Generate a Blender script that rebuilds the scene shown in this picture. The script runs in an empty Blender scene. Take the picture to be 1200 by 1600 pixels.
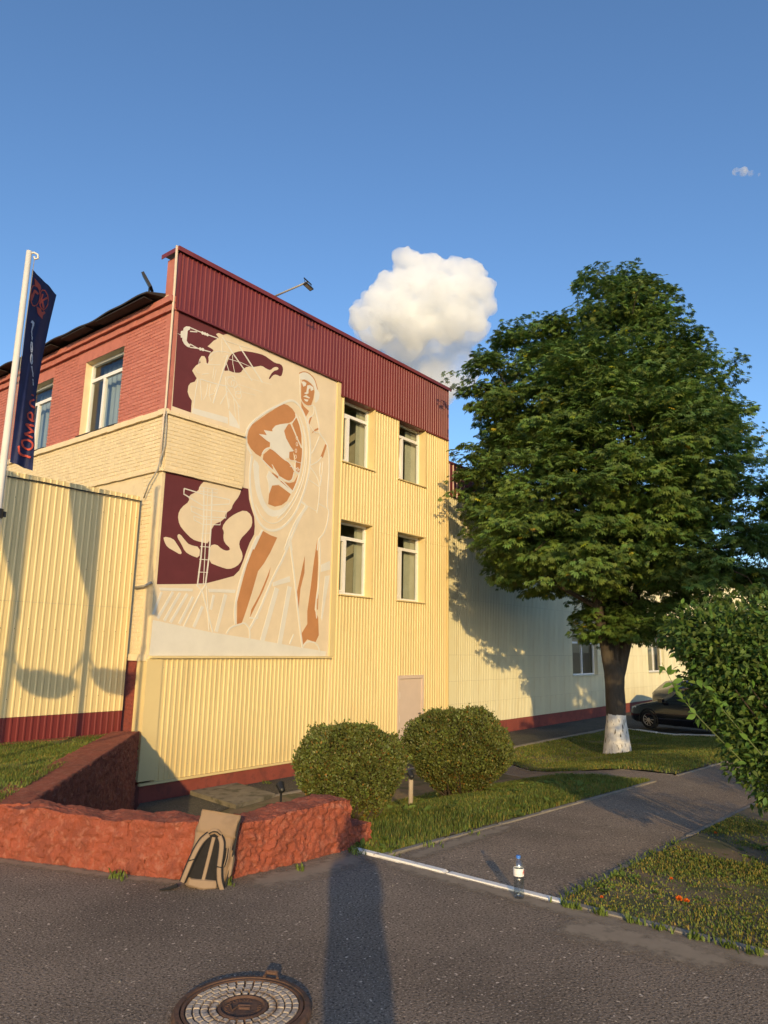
import bpy, bmesh, math, random
import numpy as np
from mathutils import Matrix, Vector, Euler

random.seed(7)
rng = np.random.default_rng(11)
scene = bpy.context.scene
col = scene.collection
R = math.radians

# ------------------------------------------------------------------ camera
CAM_H, FPX = 1.7, 1105.0
YAW, PITCH, ROLL = R(38.817), R(10.827), R(1.033)
fwd = np.array([math.cos(YAW) * math.cos(PITCH), math.sin(YAW) * math.cos(PITCH), math.sin(PITCH)])
_r = np.array([math.sin(YAW), -math.cos(YAW), 0.0])
_u = np.cross(_r, fwd)
right = _r * math.cos(ROLL) + _u * math.sin(ROLL)
up = -_r * math.sin(ROLL) + _u * math.cos(ROLL)
C0 = np.array([0, 0, CAM_H])
cam_data = bpy.data.cameras.new('camera')
cam_data.sensor_fit = 'HORIZONTAL'
cam_data.sensor_width = 36.0
cam_data.lens = 36.0 * FPX / 1200.0
cam_data.clip_start = 0.02
cam_data.clip_end = 6000
cam = bpy.data.objects.new('camera', cam_data)
col.objects.link(cam)
M = Matrix.Identity(4)
for i in range(3):
    M[i][0], M[i][1], M[i][2], M[i][3] = right[i], up[i], -fwd[i], C0[i]
cam.matrix_world = M
scene.camera = cam

# ------------------------------------------------------------------ light
SUN_HEAD, SUN_EL = 41.5, 13.6      # heading the light travels to, elevation
sdir = Vector((math.cos(R(SUN_HEAD)) * math.cos(R(SUN_EL)), math.sin(R(SUN_HEAD)) * math.cos(R(SUN_EL)), -math.sin(R(SUN_EL))))
world = bpy.data.worlds.new('World')
scene.world = world
world.use_nodes = True
wn = world.node_tree.nodes
wn.clear()
sky = wn.new('ShaderNodeTexSky')
sky.sky_type = 'NISHITA'
sky.sun_disc = False
sky.sun_elevation = R(SUN_EL)
sky.sun_rotation = math.atan2(-sdir.x, -sdir.y)
sky.air_density = 1.0
sky.dust_density = 1.0
sky.ozone_density = 4.2
bg = wn.new('ShaderNodeBackground')
bg.inputs['Strength'].default_value = 0.15
wo = wn.new('ShaderNodeOutputWorld')
world.node_tree.links.new(sky.outputs[0], bg.inputs[0])
world.node_tree.links.new(bg.outputs[0], wo.inputs[0])
sun_data = bpy.data.lights.new('sun', 'SUN')
sun_data.energy = 2.75
sun_data.angle = R(0.53)
sun_data.color = (1.0, 0.71, 0.32)
sun = bpy.data.objects.new('sun', sun_data)
col.objects.link(sun)
sun.rotation_euler = sdir.to_track_quat('-Z', 'Y').to_euler()
sun.location = (-20, -20, 30)
vs = scene.view_settings
vs.view_transform = 'Standard'
vs.look = 'None'
vs.exposure = 0.62
vs.gamma = 1.0
vs.use_curve_mapping = False
cy = scene.cycles
cy.max_bounces = 16
cy.diffuse_bounces = 3
cy.glossy_bounces = 4
cy.transmission_bounces = 8
cy.transparent_max_bounces = 16
cy.volume_bounces = 14
cy.caustics_reflective = False
cy.caustics_refractive = False
cy.use_denoising = True

# ------------------------------------------------------------------ pixel helpers (photo 1200 x 1600)
def ray(x, y):
    return fwd + right * (x - 600) / FPX - up * (y - 800) / FPX
def onX(x, y, X): d = ray(x, y); return C0 + d * (X / d[0])
def onY(x, y, Y): d = ray(x, y); return C0 + d * (Y / d[1])
def onZ(x, y, Z): d = ray(x, y); return C0 + d * ((Z - CAM_H) / d[2])
def at_range(x, y, rg): d = ray(x, y); return C0 + d * (rg / math.hypot(d[0], d[1]))

# ------------------------------------------------------------------ numpy noise
_perm = np.random.default_rng(3).permutation(256).astype(np.int64)
_perm = np.concatenate([_perm, _perm, _perm])
def vnoise(p):
    p = np.asarray(p, float)
    i = np.floor(p).astype(np.int64); f = p - i
    f = f * f * f * (f * (f * 6 - 15) + 10)
    i &= 255
    def h(a, b, c): return _perm[_perm[_perm[a & 255] + (b & 255)] + (c & 255)] / 127.5 - 1.0
    x, y, z = i[..., 0], i[..., 1], i[..., 2]; u, v, w = f[..., 0], f[..., 1], f[..., 2]
    def L(a, b, t): return a + (b - a) * t
    return L(L(L(h(x, y, z), h(x + 1, y, z), u), L(h(x, y + 1, z), h(x + 1, y + 1, z), u), v),
             L(L(h(x, y, z + 1), h(x + 1, y, z + 1), u), L(h(x, y + 1, z + 1), h(x + 1, y + 1, z + 1), u), v), w)
def fbm(p, octv=4):
    p = np.asarray(p, float); s = 0; a = 1.0; t = 0
    for _ in range(octv):
        s = s + a * vnoise(p); t += a; a *= .5; p = p * 2.03 + 7.7
    return s / t
def sm(a, b, x):
    t = np.clip((np.asarray(x, float) - a) / (b - a), 0, 1); return t * t * (3 - 2 * t)

# ------------------------------------------------------------------ materials
MATS = {}
def nt(name):
    m = bpy.data.materials.new(name); m.use_nodes = True
    t = m.node_tree; t.nodes.clear()
    out = t.nodes.new('ShaderNodeOutputMaterial')
    return m, t, out
def mat(name, c, rough=.7, var=.12, scale=3.0, c2=None, c2scale=6.0, c2lo=.52, c2hi=.62, bump=0.0, bscale=60.0, metal=0.0,
        spec=.4, det=5.0, vcol=False, trans=0.0, speck=None, speckscale=180, coat=0.0, stretch=(1, 1, 1)):
    """principled material: base colour with soft variation, a second colour in patches, fine specks and bump"""
    if name in MATS: return MATS[name]
    m, t, out = nt(name); N = t.nodes.new; K = t.links.new
    p = N('ShaderNodeBsdfPrincipled')
    p.inputs['Roughness'].default_value = rough
    p.inputs['Metallic'].default_value = metal
    p.inputs['Specular IOR Level'].default_value = spec
    p.inputs['Coat Weight'].default_value = coat
    tc = N('ShaderNodeTexCoord')
    mp = N('ShaderNodeMapping'); mp.inputs['Scale'].default_value = stretch; K(tc.outputs['Object'], mp.inputs[0])
    def noise(s, d=det):
        n = N('ShaderNodeTexNoise'); n.inputs['Scale'].default_value = s; n.inputs['Detail'].default_value = d
        n.inputs['Roughness'].default_value = .6
        K(mp.outputs[0], n.inputs['Vector']); return n.outputs['Fac']
    def mix(a, b, f):
        x = N('ShaderNodeMix'); x.data_type = 'RGBA'
        for s, v in ((6, a), (7, b)):
            if isinstance(v, tuple): x.inputs[s].default_value = (*v, 1)
            else: K(v, x.inputs[s])
        K(f, x.inputs[0]); return x.outputs[2]
    def ramp(f, lo, hi):
        r = N('ShaderNodeMapRange'); r.inputs[1].default_value = lo; r.inputs[2].default_value = hi
        K(f, r.inputs[0]); return r.outputs[0]
    base = mix(tuple(x * (1 - var) for x in c), tuple(min(1, x * (1 + var)) for x in c), ramp(noise(scale), .3, .7))
    if c2: base = mix(base, c2, ramp(noise(c2scale), c2lo, c2hi))
    if speck: base = mix(base, speck, ramp(noise(speckscale, 2.0), .53, .72))
    if vcol:
        a = N('ShaderNodeVertexColor'); a.layer_name = 'tint'
        x = N('ShaderNodeMix'); x.data_type = 'RGBA'; x.blend_type = 'MULTIPLY'; x.inputs[0].default_value = 1
        K(base, x.inputs[6]); K(a.outputs[0], x.inputs[7]); base = x.outputs[2]
    K(base, p.inputs['Base Color'])
    if bump:
        b = N('ShaderNodeBump'); b.inputs['Strength'].default_value = 1.0; b.inputs['Distance'].default_value = bump
        K(noise(bscale, 6.0), b.inputs['Height']); K(b.outputs[0], p.inputs['Normal'])
    sh = p.outputs[0]
    if trans:
        tr = N('ShaderNodeBsdfTranslucent'); K(base, tr.inputs[0])
        ms = N('ShaderNodeMixShader'); ms.inputs[0].default_value = trans
        K(sh, ms.inputs[1]); K(tr.outputs[0], ms.inputs[2]); sh = ms.outputs[0]
    K(sh, out.inputs[0])
    MATS[name] = m
    return m
def glass_mat(name, tint=(.85, .9, .9), ior=1.5, rough=.0):
    if name in MATS: return MATS[name]
    m, t, out = nt(name); N = t.nodes.new; K = t.links.new
    tr = N('ShaderNodeBsdfTransparent'); tr.inputs[0].default_value = (*tint, 1)
    gl = N('ShaderNodeBsdfGlossy'); gl.inputs['Roughness'].default_value = rough; gl.inputs[0].default_value = (1, 1, 1, 1)
    ge = N('ShaderNodeNewGeometry'); dt = N('ShaderNodeVectorMath'); dt.operation = 'DOT_PRODUCT'; K(ge.outputs['Normal'], dt.inputs[0]); K(ge.outputs['Incoming'], dt.inputs[1])
    def mth(op, a, b_=None):   # Schlick reflectance of a thin pane, the same from both sides
        x = N('ShaderNodeMath'); x.operation = op
        for i_, q_ in enumerate((a, b_)):
            if q_ is None: continue
            if isinstance(q_, (int, float)): x.inputs[i_].default_value = q_
            else: K(q_, x.inputs[i_])
        return x.outputs[0]
    f0 = ((ior - 1) / (ior + 1)) ** 2 * 1.8
    fac = mth('ADD', mth('MULTIPLY', mth('POWER', mth('SUBTRACT', 1.0, mth('ABSOLUTE', dt.outputs['Value'])), 5.0), 1 - f0), f0)
    ms = N('ShaderNodeMixShader'); K(fac, ms.inputs[0]); K(tr.outputs[0], ms.inputs[1]); K(gl.outputs[0], ms.inputs[2])
    K(ms.outputs[0], out.inputs[0]); MATS[name] = m; return m

def plastic_mat(name, tint, k):
    m, t, out = nt(name); N = t.nodes.new; K = t.links.new
    tr = N('ShaderNodeBsdfTransparent'); tr.inputs[0].default_value = (*tint, 1); gl = N('ShaderNodeBsdfGlossy'); gl.inputs['Roughness'].default_value = .08
    ms = N('ShaderNodeMixShader'); ms.inputs[0].default_value = k; K(tr.outputs[0], ms.inputs[1]); K(gl.outputs[0], ms.inputs[2]); K(ms.outputs[0], out.inputs[0]); return m
def asphalt(name, dark, light, patch, plo, phi, cracks=True):
    m, t, out = nt(name); N = t.nodes.new; K = t.links.new
    p = N('ShaderNodeBsdfPrincipled'); p.inputs['Roughness'].default_value = .93; p.inputs['Specular IOR Level'].default_value = .25
    tc = N('ShaderNodeTexCoord'); V = tc.outputs['Object']
    def noise(sc, d, rough=.6):
        n = N('ShaderNodeTexNoise'); n.inputs['Scale'].default_value = sc; n.inputs['Detail'].default_value = d; n.inputs['Roughness'].default_value = rough; K(V, n.inputs['Vector']); return n.outputs['Fac']
    def rng_(f, lo, hi, a=0.0, b=1.0):
        r = N('ShaderNodeMapRange'); r.inputs[1].default_value = lo; r.inputs[2].default_value = hi; r.inputs[3].default_value = a; r.inputs[4].default_value = b; K(f, r.inputs[0]); return r.outputs[0]
    def mix(a, b, f):
        x = N('ShaderNodeMix'); x.data_type = 'RGBA'
        for s_, v in ((6, a), (7, b)):
            if isinstance(v, tuple): x.inputs[s_].default_value = (*v, 1)
            else: K(v, x.inputs[s_])
        K(f, x.inputs[0]); return x.outputs[2]
    base = mix(tuple(c * .72 for c in dark), tuple(c * 1.2 for c in dark), rng_(noise(.8, 8), .35, .65))
    base = mix(base, patch, rng_(noise(.45, 9, .7), plo, phi, 0, .7))
    base = mix(base, tuple(c * .35 for c in dark), rng_(noise(62, 2), .50, .36))         # dark gaps between the stones
    base = mix(base, light, rng_(noise(78, 2), .56, .70))                                # pale stones
    base = mix(base, tuple(min(1, c * 1.5) for c in light), rng_(noise(31, 1), .70, .74))  # loose grit
    hgt = noise(70, 3)
    if cracks:
        dn = N('ShaderNodeTexNoise'); dn.inputs['Scale'].default_value = 1.7; dn.inputs['Detail'].default_value = 6; K(V, dn.inputs['Vector'])
        wv = N('ShaderNodeMix'); wv.data_type = 'VECTOR'; wv.inputs[0].default_value = .22; K(V, wv.inputs[4]); K(dn.outputs['Color'], wv.inputs[5])
        vo = N('ShaderNodeTexVoronoi'); vo.feature = 'DISTANCE_TO_EDGE'; vo.inputs['Scale'].default_value = .62; K(wv.outputs[1], vo.inputs['Vector'])
        cm = N('ShaderNodeMath'); cm.operation = 'MULTIPLY'; K(rng_(vo.outputs['Distance'], .006, .0025), cm.inputs[0]); K(rng_(noise(.33, 3), .56, .62), cm.inputs[1])
        base = mix(base, tuple(c * .25 for c in dark), cm.outputs[0])
    K(base, p.inputs['Base Color'])
    b = N('ShaderNodeBump'); b.inputs['Distance'].default_value = .012; K(hgt, b.inputs['Height']); K(b.outputs[0], p.inputs['Normal'])
    K(p.outputs[0], out.inputs[0]); return m
m_road = asphalt('asphalt_road', (.220, .170, .128), (.44, .355, .275), (.34, .27, .205), .48, .72)
m_path = asphalt('asphalt_path', (.275, .208, .152), (.46, .365, .275), (.36, .285, .21), .48, .70)
m_dust = mat('sandy_dust', (.30, .245, .185), .95, .2, 5, c2=(.13, .11, .09), c2scale=9, c2lo=.5, c2hi=.65, bump=.004, bscale=150)
m_conc = mat('concrete', (.25, .22, .18), .9, .2, 4, c2=(.18, .15, .12), c2scale=8, c2lo=.55, c2hi=.72, bump=.004, bscale=90)
m_whitekerb = mat('white_kerb_paint', (.78, .76, .72), .7, .06, 8, c2=(.36, .31, .26), c2scale=9, c2lo=.60, c2hi=.66, bump=.003, bscale=80)
m_soil = mat('lawn_soil', (.20, .145, .085), .95, .25, 2.2, c2=(.085, .085, .035), c2scale=2.2, c2lo=.45, c2hi=.6, bump=.01, bscale=50)
m_ground = mat('ground', (.12, .11, .06), .95, .25, .4, bump=.01, bscale=20)
m_yellow = mat('yellow_sheet', (.70, .555, .275), .42, .07, .5, spec=.5, c2=(.54, .42, .205), c2scale=1.5, c2lo=.54, c2hi=.80, stretch=(3, 3, .35))
m_pale = mat('pale_panel', (.62, .585, .41), .5, .08, .6, spec=.4, c2=(.56, .50, .32), c2scale=1.6, c2lo=.52, c2hi=.8, stretch=(2, 2, .4))
m_maroon = mat('maroon_sheet', (.165, .029, .027), .38, .12, .7, spec=.5, c2=(.21, .05, .045), c2scale=1.2, c2lo=.52, c2hi=.85, stretch=(2, 2, .4))
m_trim = mat('yellow_trim', (.70, .555, .275), .42, .05, .8, spec=.5)
m_redbrick = mat('red_painted_brick', (.47, .165, .125), .75, .10, 5, c2=(.41, .135, .105), c2scale=7, c2lo=.52, c2hi=.7, bump=.003, bscale=80)
m_redbrick2 = mat('red_painted_brick_pale', (.50, .185, .14), .75, .10, 5, bump=.003, bscale=80)
m_creambrick = mat('cream_painted_brick', (.72, .59, .37), .75, .06, 4, c2=(.63, .50, .31), c2scale=5, c2lo=.55, c2hi=.75, bump=.003, bscale=80)
m_creambrick2 = mat('cream_painted_brick_pale', (.75, .62, .40), .75, .06, 4, bump=.003, bscale=80)
m_redplinth = mat('red_plinth', (.25, .060, .042), .8, .15, 3, c2=(.19, .05, .038), c2scale=6, bump=.006, bscale=40)
m_ret = mat('red_render', (.30, .076, .042), .9, .20, 5, c2=(.21, .058, .036), c2scale=4.5, c2lo=.48, c2hi=.68, bump=.020, bscale=48, speck=(.36, .13, .085), speckscale=17)
m_roof = mat('dark_eaves', (.03, .024, .022), .8, .3, 3)
m_white = mat('white_frame', (.80, .78, .74), .4, .03, 3)
m_glass = glass_mat('window_glass')
m_room = mat('room_wall', (.42, .38, .30), .9, .1, 1)
m_roomdark = mat('room_dark', (.05, .045, .04), .9, .1, 1)
m_curtain = mat('curtain', (.50, .48, .36), .9, .1, 2, trans=.3)
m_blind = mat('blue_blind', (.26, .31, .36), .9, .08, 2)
m_green = mat('green_cabinet', (.05, .12, .07), .6)
m_black = mat('black_metal', (.02, .02, .02), .45)
m_grey = mat('grey_metal', (.30, .29, .27), .5)
m_pole = mat('pole_paint', (.66, .64, .58), .5, .06, 3)
m_door = mat('door_paint', (.62, .49, .40), .55, .05, 2)
# mural
m_mtan = mat('mural_tan', (.69, .575, .41), .8, .05, 3, bump=.003, bscale=70)
m_mlight = mat('mural_light', (.67, .645, .575), .8, .05, 3, bump=.003, bscale=70)
m_mbrown = mat('mural_brown', (.46, .21, .085), .8, .08, 3, bump=.002, bscale=70)
m_mmaroon = mat('mural_maroon', (.115, .024, .030), .8, .1, 3, bump=.003, bscale=60)

# ------------------------------------------------------------------ object helpers
def link(o, parent=None, pinv=None):
    col.objects.link(o)
    if parent is not None:
        o.parent = parent
        if pinv is not None: o.matrix_parent_inverse = pinv
    return o
def tag(o, label=None, cat=None, group=None, kind=None):
    if label: o['label'] = label
    if cat: o['category'] = cat
    if group: o['group'] = group
    if kind: o['kind'] = kind
    return o
def thing(name, loc, label, cat, group=None, rz=0.0):
    o = bpy.data.objects.new(name, None); o.empty_display_size = .2
    o.location = loc; o.rotation_euler = (0, 0, rz)
    link(o); return tag(o, label, cat, group)
def root_of(o): return o
def pinv_of(p):
    """inverse of the parent chain's world matrix (parents here carry only loc/rot set by us)"""
    m = Matrix.Identity(4); q = p; chain = []
    while q is not None: chain.append(q); q = q.parent
    for q in reversed(chain):
        m = m @ q.matrix_parent_inverse @ q.matrix_basis
    return m.inverted()
def mesh_of(name, v, f, m, smooth=False):
    me = bpy.data.meshes.new(name)
    me.from_pydata([tuple(map(float, p)) for p in v], [], f)
    if m: me.materials.append(m)
    if smooth: me.polygons.foreach_set('use_smooth', [True] * len(me.polygons))
    me.update(); return me
def obj(name, v, f, m, parent=None, smooth=False, local=False, fix=False):
    me = mesh_of(name, v, f, m, smooth)
    if fix:
        b = bmesh.new(); b.from_mesh(me); bmesh.ops.recalc_face_normals(b, faces=b.faces); b.to_mesh(me); b.free()
    o = bpy.data.objects.new(name, me)
    return link(o, parent, None if (parent is None or local) else pinv_of(parent))
def inst(name, me, parent, loc, rot=None, scl=None):
    o = bpy.data.objects.new(name, me); o.location = loc
    if rot is not None: o.rotation_euler = rot
    if scl is not None: o.scale = scl
    return link(o, parent, pinv_of(parent))

class B:
    """mesh collector"""
    def __init__(s): s.v = []; s.f = []
    def add(s, v, f):
        n = len(s.v); s.v += [tuple(p) for p in v]; s.f += [tuple(i + n for i in q) for q in f]; return s
    def box(s, a, b):
        (x0, y0, z0), (x1, y1, z1) = a, b
        v = [(x0, y0, z0), (x1, y0, z0), (x1, y1, z0), (x0, y1, z0), (x0, y0, z1), (x1, y0, z1), (x1, y1, z1), (x0, y1, z1)]
        return s.add(v, [(0, 3, 2, 1), (4, 5, 6, 7), (0, 1, 5, 4), (1, 2, 6, 5), (2, 3, 7, 6), (3, 0, 4, 7)])
    def tube(s, pts, r, n=8, cap=True):
        pts = [Vector(p) for p in pts]; rs = r if isinstance(r, (list, tuple)) else [r] * len(pts)
        rings = []; prev = None
        for i, p in enumerate(pts):
            d = (pts[min(i + 1, len(pts) - 1)] - pts[max(i - 1, 0)])
            d = d.normalized() if d.length > 1e-9 else Vector((0, 0, 1))
            if prev is None:
                a = d.orthogonal().normalized()
            else:
                a = (prev - d * prev.dot(d)); a = a.normalized() if a.length > 1e-6 else d.orthogonal().normalized()
            prev = a; b = d.cross(a)
            rings.append([p + (a * math.cos(k * 2 * math.pi / n) + b * math.sin(k * 2 * math.pi / n)) * rs[i] for k in range(n)])
        v = [q for rr in rings for q in rr]; f = []
        for i in range(len(rings) - 1):
            for k in range(n):
                f.append((i * n + k, i * n + (k + 1) % n, (i + 1) * n + (k + 1) % n, (i + 1) * n + k))
        if cap: f += [tuple(range(n))[::-1], tuple((len(rings) - 1) * n + k for k in range(n))]
        return s.add(v, f)
    def lathe(s, prof, c=(0, 0, 0), n=24):
        v = []; f = []
        for (r, z) in prof:
            for k in range(n):
                a = 2 * math.pi * k / n; v.append((c[0] + r * math.cos(a), c[1] + r * math.sin(a), c[2] + z))
        for i in range(len(prof) - 1):
            for k in range(n):
                f.append((i * n + k, i * n + (k + 1) % n, (i + 1) * n + (k + 1) % n, (i + 1) * n + k))
        return s.add(v, f)
    def xf(s, fn): s.v = [tuple(fn(*p)) for p in s.v]; return s
    def build(s, name, m, parent=None, smooth=False, local=False, fix=False): return obj(name, s.v, s.f, m, parent, smooth, local, fix)

def np_mesh(name, V, F, m, parent=None, tint=None, smooth=False):
    """fast mesh: V (n,3), F (k,3) or (k,4) index arrays"""
    me = bpy.data.meshes.new(name)
    k = F.shape[1]
    me.vertices.add(len(V)); me.vertices.foreach_set('co', np.ascontiguousarray(V, dtype=np.float32).ravel())
    me.loops.add(F.size); me.loops.foreach_set('vertex_index', np.ascontiguousarray(F, dtype=np.int32).ravel())
    me.polygons.add(len(F)); me.polygons.foreach_set('loop_start', np.arange(0, F.size, k, dtype=np.int32))
    if smooth: me.polygons.foreach_set('use_smooth', np.ones(len(F), dtype=bool))
    me.update(calc_edges=True)
    if tint is not None:
        a = me.color_attributes.new('tint', 'FLOAT_COLOR', 'POINT')
        a.data.foreach_set('color', np.concatenate([tint, np.ones((len(tint), 1))], 1).astype(np.float32).ravel())
    me.materials.append(m)
    o = bpy.data.objects.new(name, me)
    return link(o, parent, None if parent is None else pinv_of(parent))
def scatter(bv, bf, pos, X, Y, Z, scl, tint=None):
    """instances base mesh (bv, bf) with frames X,Y,Z (n,3) and scale (n,) -> V, F, T"""
    n = len(pos); k = len(bv)
    V = pos[:, None, :] + scl[:, None, None] * (bv[None, :, 0:1] * X[:, None, :] + bv[None, :, 1:2] * Y[:, None, :] + bv[None, :, 2:3] * Z[:, None, :])
    F = bf[None] + (np.arange(n) * k)[:, None, None]
    T = None if tint is None else np.repeat(tint, k, 0)
    return V.reshape(-1, 3), F.reshape(-1, bf.shape[1]), T
def unit(a): return a / np.maximum(np.linalg.norm(a, axis=-1, keepdims=True), 1e-9)
def frames(d, roll):
    """frame with Y along d, Z roughly up, turned by roll"""
    d = unit(d); upv = np.tile([0, 0, 1.0], (len(d), 1)); x = np.cross(d, upv)
    bad = np.linalg.norm(x, axis=1) < 1e-3; x[bad] = [1, 0, 0]; x = unit(x); z = np.cross(x, d)
    c, s = np.cos(roll)[:, None], np.sin(roll)[:, None]
    return x * c + z * s, d, z * c - x * s
def in_poly(P, poly):
    x, y = P[:, 0], P[:, 1]; ins = np.zeros(len(P), bool); n = len(poly)
    for i in range(n):
        x0, y0 = poly[i]; x1, y1 = poly[(i + 1) % n]
        c = ((y0 > y) != (y1 > y)) & (x < (x1 - x0) * (y - y0) / (y1 - y0 + 1e-12) + x0)
        ins ^= c
    return ins

# ================================================================== GROUND
YW = 11.754            # front wall plane
XL, XR = 7.72, 17.70   # left and right ends of the wing
YF = 12.6              # long hall wall plane
YFENCE = 12.3
def gz(X, Y):
    X = np.asarray(X, float); Y = np.asarray(Y, float)
    base = -.03 - .04 * np.clip(X - 4.9, 0, 22)
    t = sm(4.4, 9.0, Y) * sm(3.2, 5.5, X)
    return base * (1 - t) + t * np.minimum(base, -1.12)
def patch(name, poly, dz, m, step=.25, kind='structure', zf=gz, wob=0.0, parent=None, zjit=0.0):
    """ground patch: grid cells of a polygon, border cut to the outline, following the ground"""
    bm = bmesh.new()
    vs_ = [bm.verts.new((x, y, 0)) for x, y in poly]
    bm.faces.new(vs_)
    xs = [p[0] for p in poly]; ys = [p[1] for p in poly]
    for ax, lo, hi in ((0, min(xs), max(xs)), (1, min(ys), max(ys))):
        for k in range(1, int((hi - lo) / step) + 1):
            c = lo + k * step; no = (1, 0, 0) if ax == 0 else (0, 1, 0)
            co = (c, 0, 0) if ax == 0 else (0, c, 0)
            bmesh.ops.bisect_plane(bm, geom=bm.verts[:] + bm.edges[:] + bm.faces[:], plane_co=co, plane_no=no, dist=1e-5)
    P = np.array([v.co[:] for v in bm.verts]); z = zf(P[:, 0], P[:, 1]) + dz
    if zjit: z = z + zjit * fbm(np.stack([P[:, 0] * 1.3, P[:, 1] * 1.3, P[:, 0] * 0], 1))
    for v, q in zip(bm.verts, z): v.co.z = q
    for f in bm.faces:
        f.smooth = True
        if f.normal.z < 0: f.normal_flip()
    bm.normal_update()
    for f in bm.faces:
        if f.normal.z < 0: f.normal_flip()
    me = bpy.data.meshes.new(name); bm.to_mesh(me); bm.free(); me.materials.append(m)
    o = bpy.data.objects.new(name, me); link(o, parent, None if parent is None else pinv_of(parent))
    if kind and parent is None: tag(o, kind=kind)
    return o

# terrain far out to the horizon
gx = np.concatenate([[-900, -500, -250, -120, -60, -30], np.arange(-15, 45, 1.0), [50, 60, 80, 120, 250, 500, 900]])
gy = gx.copy()
GX, GY = np.meshgrid(gx, gy, indexing='ij')
GZ = gz(GX, GY) - .16
V = np.stack([GX, GY, GZ], -1).reshape(-1, 3); n1 = len(gy)
I, J = np.meshgrid(np.arange(len(gx) - 1), np.arange(n1 - 1), indexing='ij')
a = (I * n1 + J).ravel(); Fq = np.stack([a, a + n1, a + n1 + 1, a + 1], 1)
tag(np_mesh('ground', V, Fq, m_ground, smooth=True), kind='structure')

# retaining wall lines (outer face / inner face)
W_OUT = [(-9.0, 7.25), (2.35, 7.05), (2.62, 6.62), (2.83, 6.13), (3.21, 5.13), (3.44, 4.64), (3.70, 4.36), (4.90, 4.24)]
W_IN = [(-9.0, 7.60), (2.55, 7.40), (2.88, 6.78), (3.08, 6.22), (3.46, 5.27), (3.70, 4.84), (3.86, 4.66), (4.95, 4.58)]
S_IN = [(2.98, 6.05), (7.66, 11.74)]     # side wall, face to the sunken yard
S_OUT = [(2.62, 6.30), (7.28, 12.02)]
flat0 = lambda X, Y: np.zeros_like(np.asarray(X, float))
road_poly = [(-70, -60), (4.86, -60), (4.86, 4.30), (3.75, 4.42), (3.5, 4.72), (2.9, 6.2), (2.45, 7.12), (-9.0, 7.3), (-70, 7.3)]
patch('road', road_poly, 0.0, m_road, step=8.0, zf=flat0)
# sandy dust washed against the wall foot and the kerb
def blob(cx, cy, rx, ry, rot=0, n=28, seed=0, amp=.25):
    r = np.random.default_rng(seed); ph = r.uniform(0, 6.28, 4); out = []
    for k in range(n):
        a = 2 * math.pi * k / n
        q = 1 + amp * (math.sin(2 * a + ph[0]) * .5 + math.sin(3 * a + ph[1]) * .4 + math.sin(5 * a + ph[2]) * .3 + math.sin(9 * a + ph[3]) * .15)
        x, y = rx * q * math.cos(a), ry * q * math.sin(a)
        out.append((cx + x * math.cos(rot) - y * math.sin(rot), cy + x * math.sin(rot) + y * math.cos(rot)))
    return out
def dust_mat():
    m, t, out = nt('sandy_dust_edge'); N = t.nodes.new; K = t.links.new
    p = N('ShaderNodeBsdfPrincipled'); p.inputs['Roughness'].default_value = .95
    tc = N('ShaderNodeTexCoord'); n = N('ShaderNodeTexNoise'); n.inputs['Scale'].default_value = 11; n.inputs['Detail'].default_value = 8; n.inputs['Roughness'].default_value = .7; K(tc.outputs['Object'], n.inputs['Vector'])
    mx = N('ShaderNodeMix'); mx.data_type = 'RGBA'; mx.inputs[6].default_value = (.22, .17, .12, 1); mx.inputs[7].default_value = (.38, .30, .215, 1); K(n.outputs[0], mx.inputs[0]); K(mx.outputs[2], p.inputs['Base Color'])
    a = N('ShaderNodeVertexColor'); a.layer_name = 'tint'
    sp = N('ShaderNodeSeparateColor'); K(a.outputs[0], sp.inputs[0])
    ad = N('ShaderNodeMath'); ad.operation = 'MULTIPLY_ADD'; ad.inputs[1].default_value = 1.5; K(n.outputs[0], ad.inputs[0]); K(sp.outputs[0], ad.inputs[2])
    mr = N('ShaderNodeMapRange'); mr.inputs[1].default_value = .85; mr.inputs[2].default_value = 1.55; mr.inputs[4].default_value = .9; K(ad.outputs[0], mr.inputs[0])
    tr = N('ShaderNodeBsdfTransparent'); ms = N('ShaderNodeMixShader'); K(mr.outputs[0], ms.inputs[0]); K(tr.outputs[0], ms.inputs[1]); K(p.outputs[0], ms.inputs[2]); K(ms.outputs[0], out.inputs[0]); return m
m_drift = dust_mat()
def drift(spine, w, zf, dz):
    """strip of dust along a polyline, full in the middle and fading to both edges and ends"""
    P_ = np.array(spine, float); q = np.linspace(0, 1, 6 * len(P_)); s_ = np.linspace(0, 1, len(P_)); S = np.stack([np.interp(q, s_, P_[:, i]) for i in range(2)], 1)
    d = np.gradient(S, axis=0); d /= np.linalg.norm(d, axis=1, keepdims=True); nn = np.stack([-d[:, 1], d[:, 0]], 1); V = []; T = []
    for (p, n_, t_) in zip(S, nn, q):
        for k in (-1, -.5, 0, .5, 1):
            x, y = p + n_ * w * k; V.append((x, y, float(zf(x, y)) + dz)); a_ = (1 - abs(k)) * min(1, 8 * t_ * (1 - t_)); T.append((a_, a_, a_))
    m_ = len(S); F = np.array([(i * 5 + j, i * 5 + j + 1, i * 5 + j + 6, i * 5 + j + 5) for i in range(m_ - 1) for j in range(4)])
    return tag(np_mesh('dust_drift', np.array(V), F, m_drift, None, np.array(T)), kind='structure')
drift([(3.66, 4.20), (4.05, 4.10), (4.5, 4.06), (4.85, 4.06)], .30, flat0, .004)
drift([(2.6, 6.5), (2.84, 5.95), (3.16, 5.12), (3.40, 4.60), (3.62, 4.32)], .10, flat0, .005)
drift([(4.80, 4.1), (4.80, 3.3), (4.78, 2.4), (4.76, 1.6), (4.78, .6), (4.78, -2)], .16, flat0, .004)
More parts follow.
